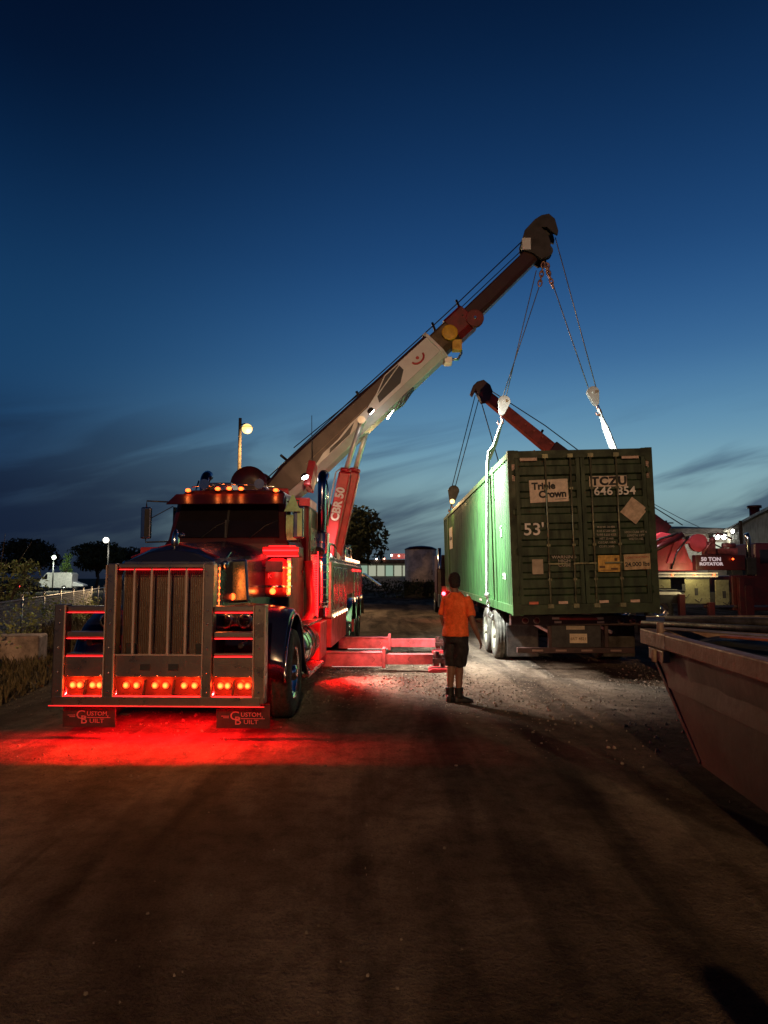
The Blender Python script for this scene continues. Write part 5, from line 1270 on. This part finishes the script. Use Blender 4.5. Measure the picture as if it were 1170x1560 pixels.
v = P(35, 850, 62); v = P(38, 850, 125); tree(v.x, 125, 8.6, 7.0, 'wide dark tree behind the white van at the far left', 5, 20, 420, .34, m=mat('night_leaf', (.018, .022, .012), .8))
v = P(145, 850, 62); v = P(148, 850, 128); tree(v.x, 128, 8.2, 6.2, 'dark tree under the white street lamp on the left', 6, 20, 420, .34)
v = P(190, 850, 70); v = P(205, 850, 135); tree(v.x, 135, 7.4, 5.6, 'low dark tree partly hidden by the truck grille', 7, 16, 350, .34, m=MATS['night_leaf'])
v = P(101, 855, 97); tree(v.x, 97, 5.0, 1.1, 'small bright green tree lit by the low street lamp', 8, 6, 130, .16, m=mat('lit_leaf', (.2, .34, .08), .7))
# hedge between yard and shop
g = MB(); random.seed(9)
for k in range(26): leaf_cloud(g, (-6.0+k*.5, 60+random.uniform(-.5, .5), .65+random.uniform(0, .3)), (.6, .6, .8), 150, .13, 1, 400+k)
tag(g.build('hedge', leafm, None, fix=False), 'low dark hedge in front of the lit shop building', 'hedge')

# street lamps and poles
def street_lamp(px_pole, py_top, D, bulb, label, m, powr, colr, armx=.5, r=.16, pole_r=.11):
    top = P(px_pole, py_top, D); o = empty('street_lamp', (top.x, D, 0)); tag(o, label, 'street lamp', 'street lamps')
    b = P(bulb[0], bulb[1], D)-Vector((top.x, D, 0))
    g = MB(); g.tube([(0, 0, 0), (0, 0, top.z)], [pole_r*1.25, pole_r*.8], 14); g.build('pole', mat('pole_timber', (.10, .08, .06), .8, 0, .3, 6, .2) if D < 60 else mat('dark_pole', (.012, .012, .012)), o)
    g = MB(); g.tube([(0, 0, b.z+.28), (b.x*.6, -.2, b.z+.32), (b.x, -.3, b.z+.2)], .035, 8); g.lathe([(0, .1), (.14, r*1.15)], (b.x, -.3, b.z+.22), (0, 0, -1), 18); g.build('arm', darkmetal, o)
    g = MB(); g.sphere((b.x, -.3, b.z), r, 1, 1, .95, 16, 10); g.build('bulb', m, o)
    light('street_light', 'POINT', (b.x+(.5 if D < 60 else 0), -.3-r*1.6, b.z-r*3), powr, colr, o, r)
street_lamp(366, 637, 40, (378, 655), 'tall pole with a glowing sodium lamp above the tow truck cab', emit('sodium_bulb', (1, .60, .17), 2.2), 900, (1, .58, .22), r=.30)
_sl = [o for o in C.objects if o.get('label', '').startswith('tall pole')][0]
light('street_light', 'SPOT', (.9, -1.5, 9.5), 8000, (1, .66, .34), _sl, .2, (2.5, -14, 0), 120)
street_lamp(166, 822, 88, (163, 823), 'white street lamp shining over the dark tree on the left', emit('white_bulb', (1, .95, .8), 4), 500, (1, .93, .75), r=.36)
street_lamp(82, 846, 88, (84, 849), 'small greenish street lamp above the white van', emit('green_white_bulb', (.85, 1, .8), 4), 1500, (.9, 1, .8), r=.26, pole_r=.07)
# lamp behind the photographer that lights the foreground
o = empty('street_lamp', (1.2, -19, 0)); tag(o, 'floodlight pole behind the photographer that throws the shadow', 'street lamp', 'street lamps')
g = MB(); g.tube([(0, 0, 0), (0, 0, 10.3)], [.14, .09], 14); g.build('pole', mat('pole_timber', (.28, .22, .17)), o)
g = MB(); g.box(-.3, .3, .1, .5, 10.0, 10.3); g.build('arm', darkmetal, o, .02)
g = MB(); g.box(-.24, .24, .5, .53, 10.02, 10.28); g.build('bulb', MATS['sodium_bulb'], o)
light('street_light', 'SPOT', (0, .62, 10.1), 11000, (1, .57, .25), o, .10, (0, 30, 3), 100)
# utility pole and wires at right
UP = empty('utility_pole', (P(1015, 800, 70).x, 70, 0)); tag(UP, 'thin utility pole with crossarm above the dark warehouse roof', 'utility pole')
g = MB(); zt = P(1015, 793, 70).z; g.tube([(0, 0, 0), (0, 0, zt)], [.16, .1], 10); g.box(-.7, .7, -.06, .06, zt-.3, zt-.18); g.build('pole', bark, UP)
g = MB(); w0 = P(985, 762, 66)-UP.location; g.tube([w0, w0.lerp(Vector((3.6, -2, zt-1.4)), .5)+Vector((0, 0, -.1)), Vector((3.6, -2, zt-1.4))], .03, 5); w0 = P(985, 780, 66)-UP.location; g.tube([w0, Vector((0, 0, zt-.25))], .03, 5); g.build('power_line', cabled, UP)
v = P(1128, 796, 40); UP2 = empty('utility_pole', (v.x, 40, 0)); tag(UP2, 'short service pole with wire by the warehouse wall', 'utility pole')
g = MB(); g.tube([(0, 0, 0), (0, 0, v.z+.1)], .09, 10); g.build('pole', bark, UP2)
g = MB(); a = Vector((0, 0, v.z)); b = P(1105, 805, 46)-UP2.location; g.tube([a, a.lerp(b, .5)-Vector((0, 0, .1)), b], .03, 5); g.build('power_line', cabled, UP2)

# ================================================================== LEFT SIDE: VAN, FENCE, BUSH, GRASS
v = P(84, 887, 94); VN = empty('van', (v.x-.0, 94, 0), (0, 0, 0)); tag(VN, 'white cargo van parked beyond the chain link fence', 'van')
g = MB(); body_side = [(-2.4, .35), (2.6, .35), (2.6, 2.15), (2.4, 2.35), (-.7, 2.35), (-1.5, 1.45), (-2.3, 1.2), (-2.45, .9)]
g.prism(body_side, 'y', -.95, .95); g.build('body', whitep, VN, .06)
g = MB(); g.prism([(-1.35, 1.45), (-.6, 1.45), (-.6, 2.15), (-.75, 2.15)], 'y', -.965, -.955); g.prism([(-1.56, 1.48), (-.78, 2.30), (-.74, 2.26), (-1.5, 1.44)], 'y', -.8, .8); g.build('window', glassd, VN)
vw = None
for x in (-1.6, 1.6):
    wheel(VN, 0, 0, .34, .22, 1); wb = [o for o in VN.children if o.name.startswith('wheel')][-1]
    wb.matrix_local = Matrix.Translation((x, -.88, .34)) @ Matrix.Rotation(R(-90), 4, 'Z')
g = MB(); g.sphere((-2.42, -.7, .85), .1, .4, 1, 1); g.build('headlight', glassd, VN)
v = P(112, 883, 94); TR = empty('utility_trailer', (v.x+.6, 94, 0)); tag(TR, 'small pale trailer hitched behind the white van', 'trailer')
g = MB(); g.prism([(-1.4, .55), (1.0, .55), (1.0, .75), (-.2, 1.15), (-1.4, 1.2)], 'y', -.7, .7); g.build('body', greyp, TR, .03)
wheel(TR, 0, 0, .3, .18, 1); wb = [o for o in TR.children if o.name.startswith('wheel')][-1]; wb.matrix_local = Matrix.Translation((0, -.75, .3)) @ Matrix.Rotation(R(-90), 4, 'Z')
v = P(36, 877, 70); CR = empty('parked_car', (v.x, 70, 0)); tag(CR, 'dark car showing a red tail lamp at the far left', 'car')
g = MB(); g.prism([(-2.1, .3), (2.1, .3), (2.15, .8), (1.5, .95), (.9, 1.4), (-.9, 1.4), (-1.7, .95), (-2.15, .85)], 'y', -.85, .85); g.build('body', darkmetal, CR, .08)
for x in (-1.3, 1.3):
    wheel(CR, 0, 0, .33, .2, 1); wb = [o for o in CR.children if o.name.startswith('wheel')][-1]; wb.matrix_local = Matrix.Translation((x, -.78, .33)) @ Matrix.Rotation(R(-90), 4, 'Z')
g = MB(); g.prism([(-.85, .98), (.85, .98), (.75, 1.32), (-.75, 1.32)], 'y', -.865, -.855); g.build('window', glassd, CR)
g = MB(); g.sphere((0, -.9, .78), .13, 1.2, .4, .9); g.build('tail_lamp', emit('far_red_lamp', (1, .03, .03), 14), CR)

FN = empty('chain_link_fence', (0, 0, 0)); tag(FN, 'chain link fence with galvanised top rail on the left', 'fence')
f0 = Vector((-6.95, 11.0, 0)); f1 = Vector((-16.9, 44.5, 0)); fd = (f1-f0); FL = fd.length; fd.normalize(); FH = 1.14
g = MB(); g.tube([f0+Vector((0, 0, FH)), f1+Vector((0, 0, FH))], .028, 8); g.build('top_rail', galv, FN)
for k in range(12):
    q = f0+fd*(k*3.15+.5); g = MB(); g.tube([q, q+Vector((0, 0, FH+.10))], .038, 10); g.sphere(q+Vector((0, 0, FH+.11)), .045, 1, 1, .7); g.build('post', galv, FN)
g = MB(); st = .12; nn = int(22/st)
for k in range(nn):
    a = f0+fd*(k*st)
    for sgn in (1, -1):
        b = a+fd*(sgn*(FH-.02)*.9)+Vector((0, 0, FH+.02))
        a2 = a.copy(); g.tube([a2, b], 0.006+.0005*k*st/3, 4, caps=False)
g.build('wire_mesh', galv, FN, fix=False)
g = MB(); g.cbox((-7.6, 14.1, .28), (1.7, .7, .56), Matrix.Rotation(R(12), 3, 'Z'))
tag(g.build('concrete_block', concrete, None, .04), 'worn concrete block lying in weeds below the fence', 'concrete block')
v = P(20, 900, 17.5)
BS = empty('bush', (v.x-.4, 17.5, 0)); tag(BS, 'leafy bush with bare shoots growing over the fence at the left edge', 'bush')
g = MB(); rnd = random.Random(21); tips = []
for k in range(16):
    a = rnd.uniform(0, 6.28); rr = rnd.uniform(.2, 1.0); tp = Vector((math.cos(a)*rr, math.sin(a)*rr, rnd.uniform(1.2, 2.3))); tips.append(tp)
    g.tube([(0, 0, 0), tp*.5+Vector((0, 0, .2)), tp], [.03, .018, .006], 5)
for tp in (Vector((.9, -.2, 2.55)), Vector((.3, -.3, 2.75)), Vector((1.2, 0, 2.0))): g.tube([(0, 0, 1.0), tp*.6+Vector((0, 0, .5)), tp], [.018, .012, .004], 5)
g.build('stem', bark, BS)
g = MB()
for i, tp in enumerate(tips): leaf_cloud(g, tp*.85, (.42, .42, .35), 170, .055, 1, 900+i)
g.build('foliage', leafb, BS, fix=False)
# weeds and grass along the fence
g = MB(); rnd = random.Random(33)
for k in range(15000):
    t = rnd.random(); q = f0+fd*(t**1.5*26-3.0); off = rnd.gauss(.5, 1.1)
    x = q.x+off; y = q.y
    lim = -3.9-.0*y
    if x > -5.0-(y-9)*.12: continue
    h_ = rnd.uniform(.10, .42)*(1.3 if off < .4 else .6); a = rnd.uniform(0, 6.28); w_ = rnd.uniform(.006, .016)*(1+y*.03); lx, ly = rnd.gauss(0, .12)*h_*3, rnd.gauss(0, .12)*h_*3
    ca, sa = math.cos(a)*w_, math.sin(a)*w_
    v0 = g.bm.verts.new((x-ca, y-sa, -.01)); v1 = g.bm.verts.new((x+ca, y+sa, -.01)); v2 = g.bm.verts.new((x+ca*.6+lx*.5, y+sa*.6+ly*.5, h_*.6)); v3 = g.bm.verts.new((x-ca*.6+lx*.5, y-sa*.6+ly*.5, h_*.6)); v4 = g.bm.verts.new((x+lx, y+ly, h_))
    g._face([v0, v1, v2, v3]); g._face([v3, v2, v4])
tag(g.build('grass', grassm, None, fix=False), 'dry weeds and grass along the foot of the fence', 'grass', kind='stuff')
g = MB(); rnd = random.Random(44)
for k in range(60):
    t = rnd.random(); q = f0+fd*(t*22+1); leaf_cloud(g, (q.x+rnd.uniform(-.6, .5), q.y, rnd.uniform(.25, .85)), (.4, .5, .35), 90, .05, 1, 2000+k)
tag(g.build('undergrowth', mat('lit_weed_leaf', (.46, .52, .20), .75, 0, .4, 6), None, fix=False), 'tangled green weeds growing through the fence', 'weeds', kind='stuff')  # leaf colour raised for the lamp light on the weeds

# ------------------------------------------------------------------ keep the tree at thing > part > sub-part
def depth(o):
    d = 0
    while o.parent: o = o.parent; d += 1
    return d
while True:
    deep = [o for o in C.objects if depth(o) > 2 and o.type != 'LIGHT']
    deep += [o for o in C.objects if depth(o) > 3 and o.type == 'LIGHT']
    if not deep: break
    for o in sorted(deep, key=depth):
        if depth(o) <= 2: continue
        p_ = o.parent; o.matrix_basis = p_.matrix_basis @ o.matrix_basis; o.parent = p_.parent
        if o.get('category'): del o['category']
for o in C.objects:
    if o.get('category') and not o.get('kind'): o['kind'] = 'thing'
